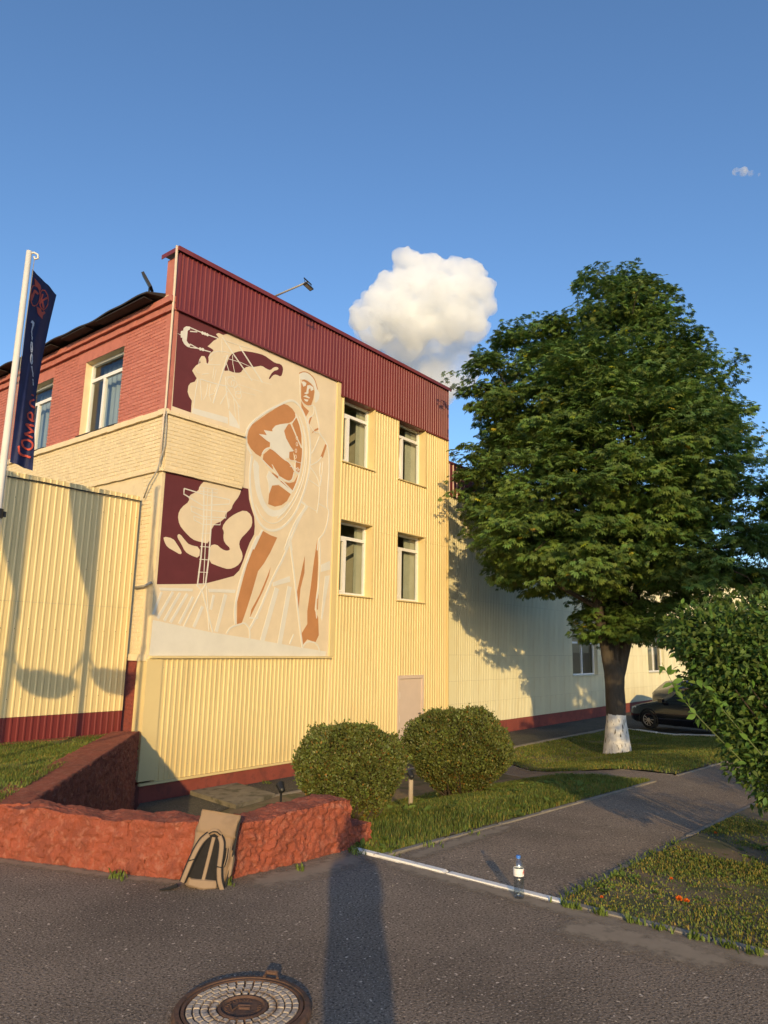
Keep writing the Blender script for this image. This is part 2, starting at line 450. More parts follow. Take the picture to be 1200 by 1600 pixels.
drift([(4.5, 2.2), (4.6, 1.7), (4.62, 1.1)], .30, flat0, .006)
drift([(3.2, 1.2), (3.5, .7), (3.6, .3)], .16, flat0, .004)
drift([(3.0, .45), (3.12, .62), (3.3, .72)], .08, flat0, .005)
# path, side path, apron, parking
PY0, PY1 = 2.42, 3.92
patch('path', [(4.97, PY0), (45, PY0 - .3), (45, PY1), (4.97, PY1)], .008, m_path, step=.5)
drift([(5.02, 3.78), (5.5, 3.80), (6.2, 3.82), (7.2, 3.84)], .16, gz, .014)
patch('side_path', [(12.95, PY1), (13.15, 5.8), (16.1, 8.75), (17.25, 10.4), (16.0, 10.4), (14.85, 8.15), (11.75, 5.25), (11.85, PY1)], .006, m_path, step=.4)
m_apron = asphalt('asphalt_apron', (.10, .092, .075), (.18, .165, .13), (.15, .14, .085), .5, .7)
patch('apron', [(3.9, 4.9), (4.95, 4.75), (5.1, 7.2), (6.6, 9.6), (9.0, 10.45), (26.5, 10.35), (70, 10.3), (70, YF - .02), (XR + .02, YF - .02), (XR + .02, YW - .02), (XL + .05, YW - .02), (3.2, 6.1)], .002, m_apron, step=.6)
patch('parking_area', [(26.95, 10.3), (24.95, 6.05), (23.5, PY1 + .02), (70, PY1 + .02), (70, 10.3)], .004, m_apron, step=1.0)
# concrete pad by the wing
slab = thing('concrete_slab', (9.3, 10.95, -1.1), 'raised pale concrete slab lying in the sunken yard against the red plinth', 'slab')
b = B(); pts = [(8.82, 11.70), (9.95, 11.70), (9.75, 10.35), (8.62, 10.12)]
b.add([(x, y, -1.13) for x, y in pts] + [(x, y, -1.04) for x, y in pts], [(3, 2, 1, 0), (4, 5, 6, 7), (0, 1, 5, 4), (1, 2, 6, 5), (2, 3, 7, 6), (3, 0, 4, 7)])
b.build('slab', mat('dirty_concrete', (.19, .165, .12), .9, .25, 3, c2=(.10, .09, .06), c2scale=4, bump=.004, bscale=60), slab, fix=True)
# lawns (soil under the grass)
L_MID = [(4.97, PY1 + .09), (11.8, PY1 + .09), (11.68, 5.25), (14.78, 8.15), (15.9, 10.35), (9.0, 10.4), (6.6, 9.55), (5.12, 7.15), (4.97, 4.6)]
L_RIGHT = [(4.97, -14), (30, -14), (30, PY0 - .28), (4.97, PY0 - .09)]
L_FAR = [(13.05, PY1 + .09), (23.3, PY1 + .09), (24.8, 6.1), (26.8, 10.22), (17.4, 10.32), (16.2, 8.7), (13.25, 5.75)]
patch('lawn', L_MID, .012, m_soil, step=.3, zjit=.02)
patch('lawn', L_RIGHT, .03, m_soil, step=.4, zjit=.03)
patch('lawn', L_FAR, .02, m_soil, step=.5, zjit=.03)
def tz(X, Y):   # raised terrace behind the retaining wall
    return .37 - .33 * sm(6.2, 12.0, Y)
T_POLY = [(-9, 7.5), (2.5, 7.3), (2.75, 6.5), (2.86, 6.3), (7.42, 11.95), (7.66, 12.28), (-9, 12.28)]
patch('terrace_lawn', T_POLY, 0.0, m_soil, step=.3, zf=tz, zjit=.03)

# kerbs ------------------------------------------------------------
def kerb_run(name, pts, w, h, m, seg=1.0, zf=gz, jit=.004, sink=.12, mpick=None):
    """row of kerb stones along a polyline, each stone its own piece"""
    root = bpy.data.objects.new(name, None); link(root); tag(root, kind='structure')
    root.location = (pts[0][0], pts[0][1], 0)
    for (x0, y0), (x1, y1) in zip(pts[:-1], pts[1:]):
        L = math.hypot(x1 - x0, y1 - y0); n = max(1, round(L / seg)); dx, dy = (x1 - x0) / L, (y1 - y0) / L
        for k in range(n):
            s0, s1 = k * L / n + .005, (k + 1) * L / n - .005
            b = B(); P = []
            j = [random.uniform(-jit, jit) for _ in range(4)]
            for s, q in ((s0, j[0]), (s1, j[1])):
                for sd in (-w / 2, w / 2):
                    X, Y = x0 + dx * s - dy * (sd + q), y0 + dy * s + dx * (sd + q)
                    zt = float(zf(X, Y)) + h + j[2]
                    P.append((X, Y, zt))
            bv = .008
            c = np.mean(P, 0)
            top = [tuple(np.array(p) + (c - np.array(p)) * np.array([1, 1, 0]) * (.05 if w < .1 else .04)) for p in P]
            v = [(p[0], p[1], p[2] - h - sink) for p in P] + [(p[0], p[1], p[2] - bv) for p in P] + top
            f = [(0, 1, 5, 4), (1, 3, 7, 5), (3, 2, 6, 7), (2, 0, 4, 6), (4, 5, 9, 8), (5, 7, 11, 9), (7, 6, 10, 11), (6, 4, 8, 10), (8, 9, 11, 10)]
            mm = m if mpick is None else mpick((x0 + x1) / 2, y0 + dy * (s0 + s1) / 2)
            obj('kerb_stone', v, f, mm, root, fix=True)
    return root
kerb_run('road_kerb', [(4.91, 4.22), (4.91, -13)], .060, .016, m_conc, 0.95, zf=flat0, mpick=lambda x, y: m_whitekerb if y > 2.2 else m_conc)
kerb_run('path_kerb', [(4.97, PY1 + .035), (11.85, PY1 + .035)], .05, .025, m_conc, 1.0)
kerb_run('path_kerb', [(12.95, PY1 + .035), (21.8, PY1 + .035)], .05, .025, m_conc, 1.0)
kerb_run('path_kerb', [(4.97, PY0 - .035), (30, PY0 - .235)], .05, .02, m_conc, 1.0)
kerb_run('side_path_kerb', [(12.98, PY1 + .1), (13.2, 5.78), (16.15, 8.72), (17.3, 10.35)], .05, .015, m_conc, 1.0)
kerb_run('side_path_kerb', [(11.82, PY1 + .1), (11.7, 5.26), (14.8, 8.17), (15.95, 10.35)], .05, .015, m_conc, 1.0)
kerb_run('apron_kerb', [(9.2, 10.42), (16.0, 10.40)], .10, .03, m_conc, 1.0)
kerb_run('apron_kerb', [(17.3, 10.38), (26.8, 10.30)], .12, .07, m_conc, 1.0)
kerb_run('parking_kerb', [(26.9, 10.25), (24.88, 6.08), (23.4, 4.0)], .14, .07, m_whitekerb, 1.0, jit=.02)

# ------------------------------------------------------------------ retaining wall (lumpy red render)
def lump(P, amp=1.0):
    a = np.abs(fbm(P * np.array([9, 9, 15]) + .9 * fbm(P * 5, 2)[..., None], 4)); bq = fbm(P * 30 + 4, 3); cq = fbm(P * 2.2 + 9, 2); dq = np.abs(vnoise(P * np.array([34, 34, 26])))
    e = np.abs(vnoise(P * np.array([13, 13, 17]) + 3)); return amp * (.052 * (a - .2) + .017 * bq + .012 * cq - .014 * dq - .020 * np.clip(.10 - e, 0, 1) / .10)
def lumpy_wall(name, outer, inner, zt, zb_out, zb_in, parent, res=.0125, amp=1.0, m=None, top_amp=.35):
    """wall running along outer/inner polylines: rows = outer bottom -> outer top -> inner top -> inner bottom"""
    def resample(pl, n):
        pl = np.array(pl, float); s = np.r_[0, np.cumsum(np.linalg.norm(np.diff(pl, axis=0), axis=1))]
        q = np.linspace(0, s[-1], n); return np.stack([np.interp(q, s, pl[:, i]) for i in range(2)], 1)
    Lo = np.sum(np.linalg.norm(np.diff(np.array(outer), axis=0), axis=1)); n = max(4, int(Lo / res))
    O, I = resample(outer, n), resample(inner, n)
    ztop = np.array([zt(k / (n - 1)) for k in range(n)])
    rows = []; nrm = []
    no = int(max(3, (np.max(ztop) - zb_out) / res)); nt_ = int(max(3, .34 / res)); ni = int(max(3, (np.max(ztop) - zb_in) / res / 1.5))
    T = O - I; T /= np.linalg.norm(T, axis=1, keepdims=True)
    N3 = np.c_[T, np.zeros(n)]
    for k in range(no + 1):
        q = k / no; z = zb_out + (ztop - zb_out) * q
        rows.append(np.c_[O, z]); nrm.append(N3)
    for k in range(1, nt_ + 1):
        q = k / nt_; rows.append(np.c_[O + (I - O) * q, ztop]); nrm.append(np.tile([0, 0, top_amp], (n, 1)) + N3 * (.25 * (1 - 2 * q)))
    for k in range(1, ni + 1):
        q = k / ni; z = ztop + (zb_in - ztop) * q; rows.append(np.c_[I, z]); nrm.append(-N3)
    Pm = np.stack(rows, 1); Nn = np.stack(nrm, 1)
    # rounded shoulders
    Pm = Pm + Nn * lump(Pm, amp)[..., None]
    k = Pm.shape[1]; V = Pm.reshape(-1, 3)
    I_, J_ = np.meshgrid(np.arange(n - 1), np.arange(k - 1), indexing='ij'); a = (I_ * k + J_).ravel()
    F = np.stack([a, a + k, a + k + 1, a + 1], 1)
    o = np_mesh(name, V, F, m or m_ret, parent, smooth=True)
    # end caps
    bm = bmesh.new(); bm.from_mesh(o.data); bm.verts.ensure_lookup_table()
    for st in (0, n - 1):
        try: bm.faces.new([bm.verts[st * k + j] for j in range(k)])
        except ValueError: pass
    bm.to_mesh(o.data); bm.free()
    return o
rw = thing('retaining_wall', (3.6, 5.0, 0), 'low red wall of rough lumpy render that the backpack leans against', 'wall')
def ztop_front(t): return .385 + .012 * math.sin(t * 23) + .008 * math.sin(t * 61) + .03 * float(sm(.86, 1.0, t))
lumpy_wall('front_wall', W_OUT[1:], W_IN[1:], ztop_front, -.15, -1.3, rw)
lumpy_wall('front_wall', [W_OUT[0], W_OUT[1]], [W_IN[0], W_IN[1]], lambda t: .37, -.15, -.2, rw, res=.12)
lumpy_wall('side_wall', S_IN, S_OUT, lambda t: .40 - .265 * t, -1.35, -.1, rw, res=.03, amp=1.1)
lumpy_wall('end_block', [(4.93, 4.30), (5.32, 4.36)], [(4.90, 4.66), (5.28, 4.70)], lambda t: .15 - .02 * t, -.2, -.3, rw)

# ================================================================== WING (office building)
wing = thing('office_building', (12.7, 14.0, -1.12), 'brick building wing clad in yellow ribbed sheets under a maroon parapet', 'building')
PITCH_R, RIB = .115, .019
def profile(x0, x1, pitch=PITCH_R, depth=RIB, phase=0.0):
    """trapezoid rib profile between x0 and x1 -> list of (x, d), d>0 proud"""
    shp = [(0, 0), (.60, 0), (.70, 1), (.90, 1), (1.0, 0)]
    k0 = math.floor((x0 - phase) / pitch); k1 = math.ceil((x1 - phase) / pitch); pts = []
    for k in range(k0, k1):
        for a, d in shp[:-1]: pts.append(((k + a) * pitch + phase, d * depth))
    pts.append((k1 * pitch + phase, 0))
    xs = [p[0] for p in pts]; ds = [p[1] for p in pts]
    out = [(x0, float(np.interp(x0, xs, ds)))] + [p for p in pts if x0 + 1e-4 < p[0] < x1 - 1e-4] + [(x1, float(np.interp(x1, xs, ds)))]
    return out
def sheet(parent, x0, x1, z0, z1, m, y, name='cladding_sheet', pitch=PITCH_R, depth=RIB, back=.012):
    pr = profile(x0, x1, pitch, depth); n = len(pr)
    v = [(x, y - d, z0) for x, d in pr] + [(x, y - d, z1) for x, d in pr]
    v += [(x0, y + back, z0), (x1, y + back, z0), (x1, y + back, z1), (x0, y + back, z1)]
    f = [(i, i + 1, n + i + 1, n + i) for i in range(n - 1)]
    k = 2 * n
    f += [tuple(range(n))[::-1] + (k, k + 1), tuple(range(n, 2 * n)) + (k + 2, k + 3), (0, n, k + 3, k), (n - 1, k + 1, k + 2, 2 * n - 1)]
    return obj(name, v, f, m, parent)
def sheets(parent, x0, x1, z0, z1, m, y, wid=1.15, lap=.003, name='cladding_sheet', **kw):
    n = max(1, round((x1 - x0) / wid))
    for i in range(n):
        sheet(parent, x0 + (x1 - x0) * i / n, x0 + (x1 - x0) * (i + 1) / n, z0, z1, m, y - (i % 2) * lap, name, **kw)
ZB, ZM, ZJ, ZR, ZP = -.78, 1.42, 4.70, 8.05, 9.72
XM = 12.62   # right edge of the mural
XS = 8.02    # flat corner trim ends here
WINS = [(12.87, 14.13, 6.34, 8.05), (15.20, 16.50, 6.34, 8.05), (12.87, 14.13, 2.97, 4.83), (15.20, 16.50, 2.97, 4.83)]
DOOR = (15.31, 16.48, -1.05, .97)
sheets(wing, XS, XM, ZB, ZM, m_yellow, YW)
for z0, z1 in ((ZB, ZJ), (ZJ + .004, ZR)):
    sheets(wing, XM + .10, 12.87, z0, z1, m_yellow, YW)
    sheets(wing, 14.13, 15.20, z0, z1, m_yellow, YW)
    sheets(wing, 16.50, XR - .04, z0, z1, m_yellow, YW)
for x0, x1 in ((12.87, 14.13), (15.20, 16.50)):
    if x0 < 15: sheets(wing, x0, x1, ZB, 2.97, m_yellow, YW)
    else:
        sheets(wing, x0, x1, .97, 2.97, m_yellow, YW)
    sheets(wing, x0, x1, 4.83, 6.34, m_yellow, YW)
sheets(wing, 15.20, 15.31, ZB, .97, m_yellow, YW); sheets(wing, 16.48, 16.50, ZB, .97, m_yellow, YW)
# maroon parapet
sheets(wing, XL + .02, XM + .10, 8.40, ZP, m_maroon, YW - .03)
for x0, x1, z0 in ((XM + .10, 12.87, 7.97), (12.87, 14.13, ZR + .003), (14.13, 15.20, 7.97), (15.20, 16.50, ZR + .003), (16.50, XR - .01, 7.97)):
    sheets(wing, x0, x1, max(z0, 8.05 + .003), ZP, m_maroon, YW - .03)
    # skirt of the parapet coming down between the windows
def bx(name, a, c, m, parent): return B().box(a, c).build(name, m, parent)
bx('drip_trim', (XL + .0, YW - .075, 8.36), (XM + .10, YW + .02, 8.398), m_maroon, wing)
bx('drip_trim', (XM + .10, YW - .055, 8.015), (12.87, YW + .02, 8.051), m_maroon, wing)
bx('drip_trim', (14.13, YW - .055, 8.015), (15.20, YW + .02, 8.051), m_maroon, wing)
bx('drip_trim', (16.50, YW - .055, 8.015), (XR, YW + .02, 8.051), m_maroon, wing)
b = B(); b.box((XL - .09, YW - .10, ZP + .003), (XR + .07, YW + .52, ZP + .012)); b.box((XL - .09, YW - .10, ZP - .085), (XR + .07, YW - .088, ZP + .003)); b.box((XL - .09, YW - .088, ZP - .085), (XL - .078, YW + .52, ZP + .003))
b.build('parapet_cap', m_maroon, wing)
bx('corner_trim', (XL - .02, YW - .05, 8.40), (XL + .018, YW + .10, ZP - .09), m_maroon, wing)
bx('corner_trim', (XR - .035, YW - .034, ZB), (XR + .02, YW + .12, 8.01), m_trim, wing)
# flat yellow corner strip below the mural, sills and borders
bx('corner_trim', (XL - .03, YW - .03, ZB + .03), (XS - .002, YW + .30, ZM - .01), m_trim, wing)
bx('mural_sill', (XL + .02, YW - .075, ZM + .003), (XM + .02, YW + .02, ZM + .045), m_trim, wing)
bx('mural_border', (XM - .025, YW - .035, ZM + .05), (XM + .098, YW + .02, 8.355), m_trim, wing)
bx('base_flashing', (XL + .0, YW - .05, ZB - .045), (XR, YW + .015, ZB - .003), m_trim, wing)
bx('plinth', (XL + .02, YW - .012, -1.4), (XR - .02, YW + .2, ZB - .05), m_redplinth, wing)
# structural core (back, sides, slabs) - thin walls with the window openings left free on the lit sides
core = B()
core.box((XL + .02, 27.8, -1.3), (XR, 28.0, 8.7)); core.box((XR - .2, YW + .13, -1.3), (XR - .005, 27.8, 8.7))
core.box((XL - .0, YW + .3, 8.62), (XR, 28.0, 8.80))
core.build('wall_core', m_creambrick, wing)
# back-up wall behind the cladding, opening by opening
bk = B(); y0, y1 = YW + .025, YW + .30
cols = [(XL + .26, 12.84), (14.16, 15.17), (16.53, XR - .21)]
for x0, x1 in cols: bk.box((x0, y0, -1.3), (x1, y1, 8.6))
bk.box((12.841, y0 + .002, -1.3), (14.159, y1, 2.94)); bk.box((12.841, y0 + .002, 4.86), (14.159, y1, 6.31)); bk.box((12.841, y0 + .002, 8.08), (14.159, y1, 8.6))
bk.box((15.171, y0 + .002, 1.0), (16.529, y1, 2.94)); bk.box((15.171, y0 + .002, 4.86), (16.529, y1, 6.31)); bk.box((15.171, y0 + .002, 8.08), (16.529, y1, 8.6))
bk.build('backup_wall', m_creambrick, wing)
# parapet masonry with its brick end
bx('parapet_wall', (XL + .02, YW + .03, 8.64), (XR - .02, YW + .44, ZP - .1), m_redbrick, wing)

# windows --------------------------------------------------------------
def window(parent, P, a0, a1, z0, z1, rev, m_rev, depth=.22, mull=.36, trans=.78, room=None, tilt=False, sillm=None, curtain=None, sash=True, flipn=False, rim=-.024):
    """P(a, d, z) maps wall coordinates (along, inward, up) to the world"""
    w = bpy.data.objects.new('window', None); w.location = P((a0 + a1) / 2, 0, z0)
    link(w, parent, pinv_of(parent))
    def bb(name, lo, hi, m):
        return B().box(lo, hi).xf(P).build(name, m, w, fix=True)
    t = .02
    r = B(); r.box((a0 - t, rim, z0 - t), (a0 + .004, depth + .05, z1 + t)); r.box((a1 - .004, rim, z0 - t), (a1 + t, depth + .05, z1 + t)); r.box((a0 + .004, rim + .002, z1 - .004), (a1 - .004, depth + .05, z1 + t))
    r.xf(P).build('reveal', m_rev, w, fix=True)
    s = B(); s.add([P(*q) for q in [(a0 - .03, -.06, z0 - .035), (a1 + .03, -.06, z0 - .035), (a1 + .03, -.06, z0 - .012), (a0 - .03, -.06, z0 - .012), (a0 - .03, depth, z0 - .035), (a1 + .03, depth, z0 - .035), (a1 + .03, depth, z0 + .008), (a0 - .03, depth, z0 + .008)]],
              [(0, 1, 2, 3), (5, 4, 7, 6), (3, 2, 6, 7), (0, 4, 5, 1), (0, 3, 7, 4), (1, 5, 6, 2)])
    s.build('window_sill', sillm or m_rev, w, fix=True)
    fw = .06; zt = z0 + (z1 - z0) * trans; am = a0 + (a1 - a0) * mull; d0, d1 = depth, depth + .07
    fr = B()
    fr.box((a0, d0, z0 + .01), (a0 + fw, d1, z1)); fr.box((a1 - fw, d0, z0 + .01), (a1, d1, z1))
    fr.box((a0 + fw, d0, z0 + .01), (a1 - fw, d1, z0 + .01 + fw)); fr.box((a0 + fw, d0, z1 - fw), (a1 - fw, d1, z1))
    fr.box((a0 + fw, d0 - .004, zt - .04), (a1 - fw, d1, zt + .04)); fr.box((am - .04, d0 - .003, z0 + .07), (am + .04, d1, zt - .04))
    fr.xf(P).build('window_frame', m_white, w, fix=True)
    # opening sash in the narrow light
    if sash:
        sa0, sa1, sz0, sz1 = a0 + fw + .005, am - .045, z0 + .075, zt - .045
        sb = B(); k = .045
        sb.box((sa0, d0 - .012, sz0), (sa0 + k, d1 - .02, sz1)); sb.box((sa1 - k, d0 - .012, sz0), (sa1, d1 - .02, sz1))
        sb.box((sa0 + k, d0 - .012, sz0), (sa1 - k, d1 - .02, sz0 + k)); sb.box((sa0 + k, d0 - .012, sz1 - k), (sa1 - k, d1 - .02, sz1))
        g = B(); g.add([(sa0 + k, d0 + .03, sz0 + k), (sa1 - k, d0 + .03, sz0 + k), (sa1 - k, d0 + .03, sz1 - k), (sa0 + k, d0 + .03, sz1 - k)], [(0, 1, 2, 3)])
        if tilt:
            f = lambda a, d, z: (a, d + (z - sz0) * .13, z)
            sb.xf(f); g.xf(f)
        sb.xf(P).build('sash', m_white, w, fix=True)
        gs = [g]
    else:
        g = B(); g.add([(a0 + fw, d0 + .03, z0 + .07), (am - .04, d0 + .03, z0 + .07), (am - .04, d0 + .03, zt - .04), (a0 + fw, d0 + .03, zt - .04)], [(0, 1, 2, 3)]); gs = [g]
    for q in ((am + .04, a1 - fw, z0 + .07, zt - .04), (a0 + fw, a1 - fw, zt + .04, z1 - fw)):
        g = B(); g.add([(q[0], d0 + .03, q[2]), (q[1], d0 + .03, q[2]), (q[1], d0 + .03, q[3]), (q[0], d0 + .03, q[3])], [(0, 1, 2, 3)]); gs.append(g)
    for g in gs:
        if flipn: g.f = [q[::-1] for q in g.f]
        g.xf(P).build('glass_pane', m_glass, w)
    # the room behind: five thin walls
    if room:
        rd = room; e = .35; rr = B()
        A0, A1, Z0, Z1, D0, D1 = a0 - e, a1 + e, z0 - .75, z1 + .30, depth + .09, depth + rd
        if isinstance(e, float):
            rr.box((A0, D1, Z0), (A1, D1 + .02, Z1)); rr.box((A0 - .02, D0, Z0), (A0, D1, Z1)); rr.box((A1, D0, Z0), (A1 + .02, D1, Z1))
            rr.box((A0, D0, Z0 - .02), (A1, D1, Z0)); rr.box((A0, D0, Z1), (A1, D1, Z1 + .02))
        rr.xf(P).build('room_lining', m_room, w, fix=True)
        if curtain:
            c0, c1, dd = curtain; n = 24; v = []; f = []
            for i in range(n + 1):
                a = a0 + (a1 - a0) * (c0 + (c1 - c0) * i / n); d = depth + dd + .025 * math.sin(i * 2.1)
                v += [P(a, d, z0 - .05), P(a, d, z1)]
            f = [(2 * i, 2 * i + 2, 2 * i + 3, 2 * i + 1) for i in range(n)]
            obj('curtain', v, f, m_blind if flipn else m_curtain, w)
        B().box((a0 + .15, depth + rd * .55, z0 - .6), (a0 + .75, depth + rd * .9, z0 + .55)).xf(P).build('cabinet', m_green, w, fix=True)
    return w
PF = lambda a, d, z: (a, YW + d, z)
window(wing, PF, *WINS[0], None, m_trim, room=2.6, curtain=(.74, 1.02, .16))
window(wing, PF, *WINS[1], None, m_trim, room=2.6, tilt=True, curtain=(.62, 1.02, .16))
window(wing, PF, *WINS[2], None, m_trim, room=2.6, curtain=(.78, 1.02, .16))
window(wing, PF, *WINS[3], None, m_trim, room=2.6, curtain=(.62, 1.02, .16))
# maroon returns of the parapet over the upper windows
for x0, x1 in ((12.87, 14.13), (15.20, 16.50)):
    bx('window_head', (x0 + .001, YW - .028, ZR - .012), (x1 - .001, YW + .20, ZR - .001), m_maroon, wing)
# door
dr = bpy.data.objects.new('door', None); dr.location = (DOOR[0], YW, DOOR[2]); link(dr, wing, pinv_of(wing))
x0, x1, z0, z1 = DOOR
b = B(); b.box((x0, YW - .03, z0), (x0 + .07, YW + .10, z1)); b.box((x1 - .07, YW - .03, z0), (x1, YW + .10, z1)); b.box((x0 + .07, YW - .03, z1 - .09), (x1 - .07, YW + .10, z1))
b.build('door_frame', m_door, dr)
bx('door_leaf', (x0 + .078, YW + .004, z0 + .01), (x1 - .078, YW + .06, z1 - .098), m_door, dr)
for zz in (.45, -.15, -.75):
    b = B(); b.tube([(x0 + .085, YW - .012, zz - .09), (x0 + .085, YW - .012, zz + .09)], .013, 8); b.build('hinge', m_white, dr)
b = B(); b.tube([(x1 - .15, YW - .0, -.05), (x1 - .15, YW - .05, -.05), (x1 - .27, YW - .05, -.05)], .011, 8); b.build('door_handle', m_black, dr)

# left brick facade ------------------------------------------------------
LWIN = [(13.58, 15.19, 6.30, 8.08), (16.74, 18.35, 6.28, 8.06), (18.86, 20.4, 6.27, 8.05)]
LWIN = [(13.58, 15.19, 6.30, 8.08), (16.72, 18.33, 6.30, 8.08), (19.86, 21.47, 6.30, 8.08)]
def wall_with_holes(P, a0, a1, z0, z1, holes, d0, d1, parent, name, m):
    b = B(); xs = [a0]
    for h in sorted(holes): xs += [h[0], h[1]]
    xs.append(a1)
    for i in range(0, len(xs), 2):
        if xs[i + 1] > xs[i]: b.box((xs[i], d0, z0), (xs[i + 1], d1, z1))
    for h in holes:
        b.box((h[0], d0, z0), (h[1], d1, h[2])); b.box((h[0], d0, h[3]), (h[1], d1, z1))
    return b.xf(P).build(name, m, parent, fix=True)
PL = lambda a, d, z: (XL + d, a, z)
wall_with_holes(PL, YW + .31, 27.8, 1.43, 6.2, [], .008, .25, wing, 'brick_backing', m_creambrick)
wall_with_holes(PL, YW + .31, 27.8, -1.3, 1.43, [], .008, .25, wing, 'brick_backing', m_redplinth)
wall_with_holes(PL, YW + .31, 27.8, 6.2, 8.62, [(h[0] - .03, h[1] + .03, h[2] - .03, h[3] + .03) for h in LWIN], .008, .25, wing, 'brick_backing', m_redbrick)
bx('brick_backing', (XL + .008, YW + .04, 1.5), (XL + .25, YW + .305, 8.62), m_creambrick, wing)
# smooth lintels over and beside the windows
for h in LWIN:
    b = B(); b.box((h[0] - .05, .0, h[3]), (h[1] + .35, .03, h[3] + .34)); b.xf(PL).build('lintel', m_redbrick, wing, fix=True)
BL, BH, BT = .25, .065, .03
def brick_mesh(nm, L, H, T, m, seed):
    r = random.Random(seed); c = .004
    b = B(); v = []
    for d, k in ((0, c), (T, 0)):
        for a, z in ((k, k), (L - k, k), (L - k, H - k), (k, H - k)):
            v.append((a + r.uniform(-.002, .002), d + (r.uniform(-.003, .003) if d == 0 else 0), z + r.uniform(-.0015, .0015)))
    b.add(v, [(0, 1, 2, 3), (4, 7, 6, 5), (0, 4, 5, 1), (1, 5, 6, 2), (2, 6, 7, 3), (3, 7, 4, 0)])
    return b
BRK = {}
def lay_bricks(parent, P, a0, a1, z0, z1, mats, holes=(), limit=None, order=None, d=0.0, rotz=None):
    """bricks in running bond; those up to `limit` are objects of their own, the rest one joined part"""
    pa, pz = BL + .011, BH + .012; spots = []
    nz = int(round((z1 - z0) / pz)); pz = (z1 - z0) / nz
    for k in range(nz):
        off = (k % 2) * pa / 2 + (.02 if k % 3 else 0)
        a = a0 - off
        while a < a1:
            s0, s1 = max(a, a0), min(a + BL, a1); zz = z0 + k * pz
            if s1 - s0 > .04 and not any(s1 > h[0] and s0 < h[1] and zz + BH > h[2] and zz < h[3] for h in holes):
                spots.append((s0, zz, s1 - s0))
            elif s1 - s0 > .04:
                for h in holes:
                    if zz + BH > h[2] and zz < h[3]:
                        if s0 < h[0] - .04 < s1: spots.append((s0, zz, h[0] - s0))
                        if s0 < h[1] + .04 < s1: spots.append((h[1], zz, s1 - h[1]))
            a += pa
    if order: spots.sort(key=order)
    single = spots[:limit] if limit is not None else spots
    rest = spots[len(single):]
    for i, (a, z, L) in enumerate(single):
        key = (round(L, 2), i % 4, P is PL, mats[0].name)
        if key not in BRK:
            bb = brick_mesh('brick', L, BH, BT, None, hash(key[:2]) % 1000); 
            me_v = [P(p[0], p[1], p[2]) for p in bb.v]; o0 = P(0, 0, 0)
            me_v = [(p[0] - o0[0], p[1] - o0[1], p[2] - o0[2]) for p in me_v]
            BRK[key] = mesh_of('brick', me_v, bb.f, mats[(i % 4) // 2 % len(mats)])
        inst('brick', BRK[key], parent, P(a, d + random.uniform(-.003, .002), z))
    if rest:
        R_ = B()
        for i, (a, z, L) in enumerate(rest):
            bb = brick_mesh('b', L, BH, BT, None, i); q = random.uniform(-.003, .002)
            R_.add([P(p[0] + a, p[1] + d + q, p[2] + z) for p in bb.v], bb.f)
        o = R_.build('brickwork', mats[0], parent); tag(o, kind='stuff')
holesL = [(h[0] - .05 if True else 0, h[1] + .35, h[2], h[3] + .34) for h in LWIN]
holesL = [(h[0], h[1], h[2], h[3]) for h in LWIN] + [(h[0] - .05, h[1] + .35, h[3], h[3] + .34) for h in LWIN]
# red storey and cream band of the left facade: the bricks nearest the corner are single pieces
lay_bricks(wing, PL, YW + .03, 22.5, 6.27, 8.36, [m_redbrick, m_redbrick2], holesL, limit=150, order=lambda s: s[0])
lay_bricks(wing, PL, YW + .03, 22.5, 5.07, 6.14, [m_creambrick, m_creambrick2], (), limit=40, order=lambda s: s[0])
lay_bricks(wing, PL, YW + .31, YFENCE + .1, 1.50, 5.0, [m_creambrick, m_creambrick2], (), limit=40, order=lambda s: -s[1])
lay_bricks(wing, PL, YW + .31, YFENCE + .1, -.3, 1.33, [m_redplinth], (), limit=30, order=lambda s: -s[1])
# projecting courses
def course(z, h, out, m, a0=YW - .02, a1=22.6, name='projecting_course', wav=0.0):
    n = int((a1 - a0) / .26); v = []; f = []
    for i in range(n):
        s0, s1 = a0 + i * (a1 - a0) / n, a0 + (i + 1) * (a1 - a0) / n - .006; dz = random.uniform(-.005, .005); q = out + random.uniform(-.006, .006)
        b = B().box((s0, -q, z + dz), (s1, .03, z + h + dz)); k = len(v)
        v += [PL(*p) for p in b.v]; f += [tuple(j + k for j in t_) for t_ in b.f]
    return obj(name, v, f, m, wing, fix=True)
tag(course(6.145, .115, .06, m_creambrick2), kind='stuff')
tag(course(5.0, .065, .05, m_creambrick), kind='stuff')
tag(course(8.37, .135, .07, m_redbrick), kind='stuff')
tag(course(8.515, .135, .14, m_redbrick), kind='stuff')
bx('stone_band', (XL - .05, YW + .0, 1.37), (XL + .2, YFENCE + .05, 1.49), m_creambrick2, wing)
# sagging dark eaves sheet
v = []; f = []; n = 60
for i in range(n + 1):
    a = YW + .42 + (22.6 - YW - .42) * i / n; w = .015 * math.sin(i * .9) + .02 * math.sin(i * .37)
    for d, z in ((-.42, 8.70 + w), (-.42, 8.735 + w), (.1, 8.90), (.1, 8.80)): v.append(PL(a, d, z))
for i in range(n):
    for k in range(4): f.append((i * 4 + k, i * 4 + (k + 1) % 4, (i + 1) * 4 + (k + 1) % 4, (i + 1) * 4 + k))
f += [(0, 1, 2, 3), tuple(n * 4 + k for k in (3, 2, 1, 0))]
obj('eaves', v, f, m_roof, wing, fix=True)
b = B()
for i, (a, l) in enumerate(((12.3, 1.9), (14.6, 1.1), (16.2, 2.0), (18.9, 1.5), (20.6, 1.4))):
    b.box((a, -.40, 8.655 + .01 * (i % 2)), (a + l, -.2, 8.672 + .01 * (i % 2)))
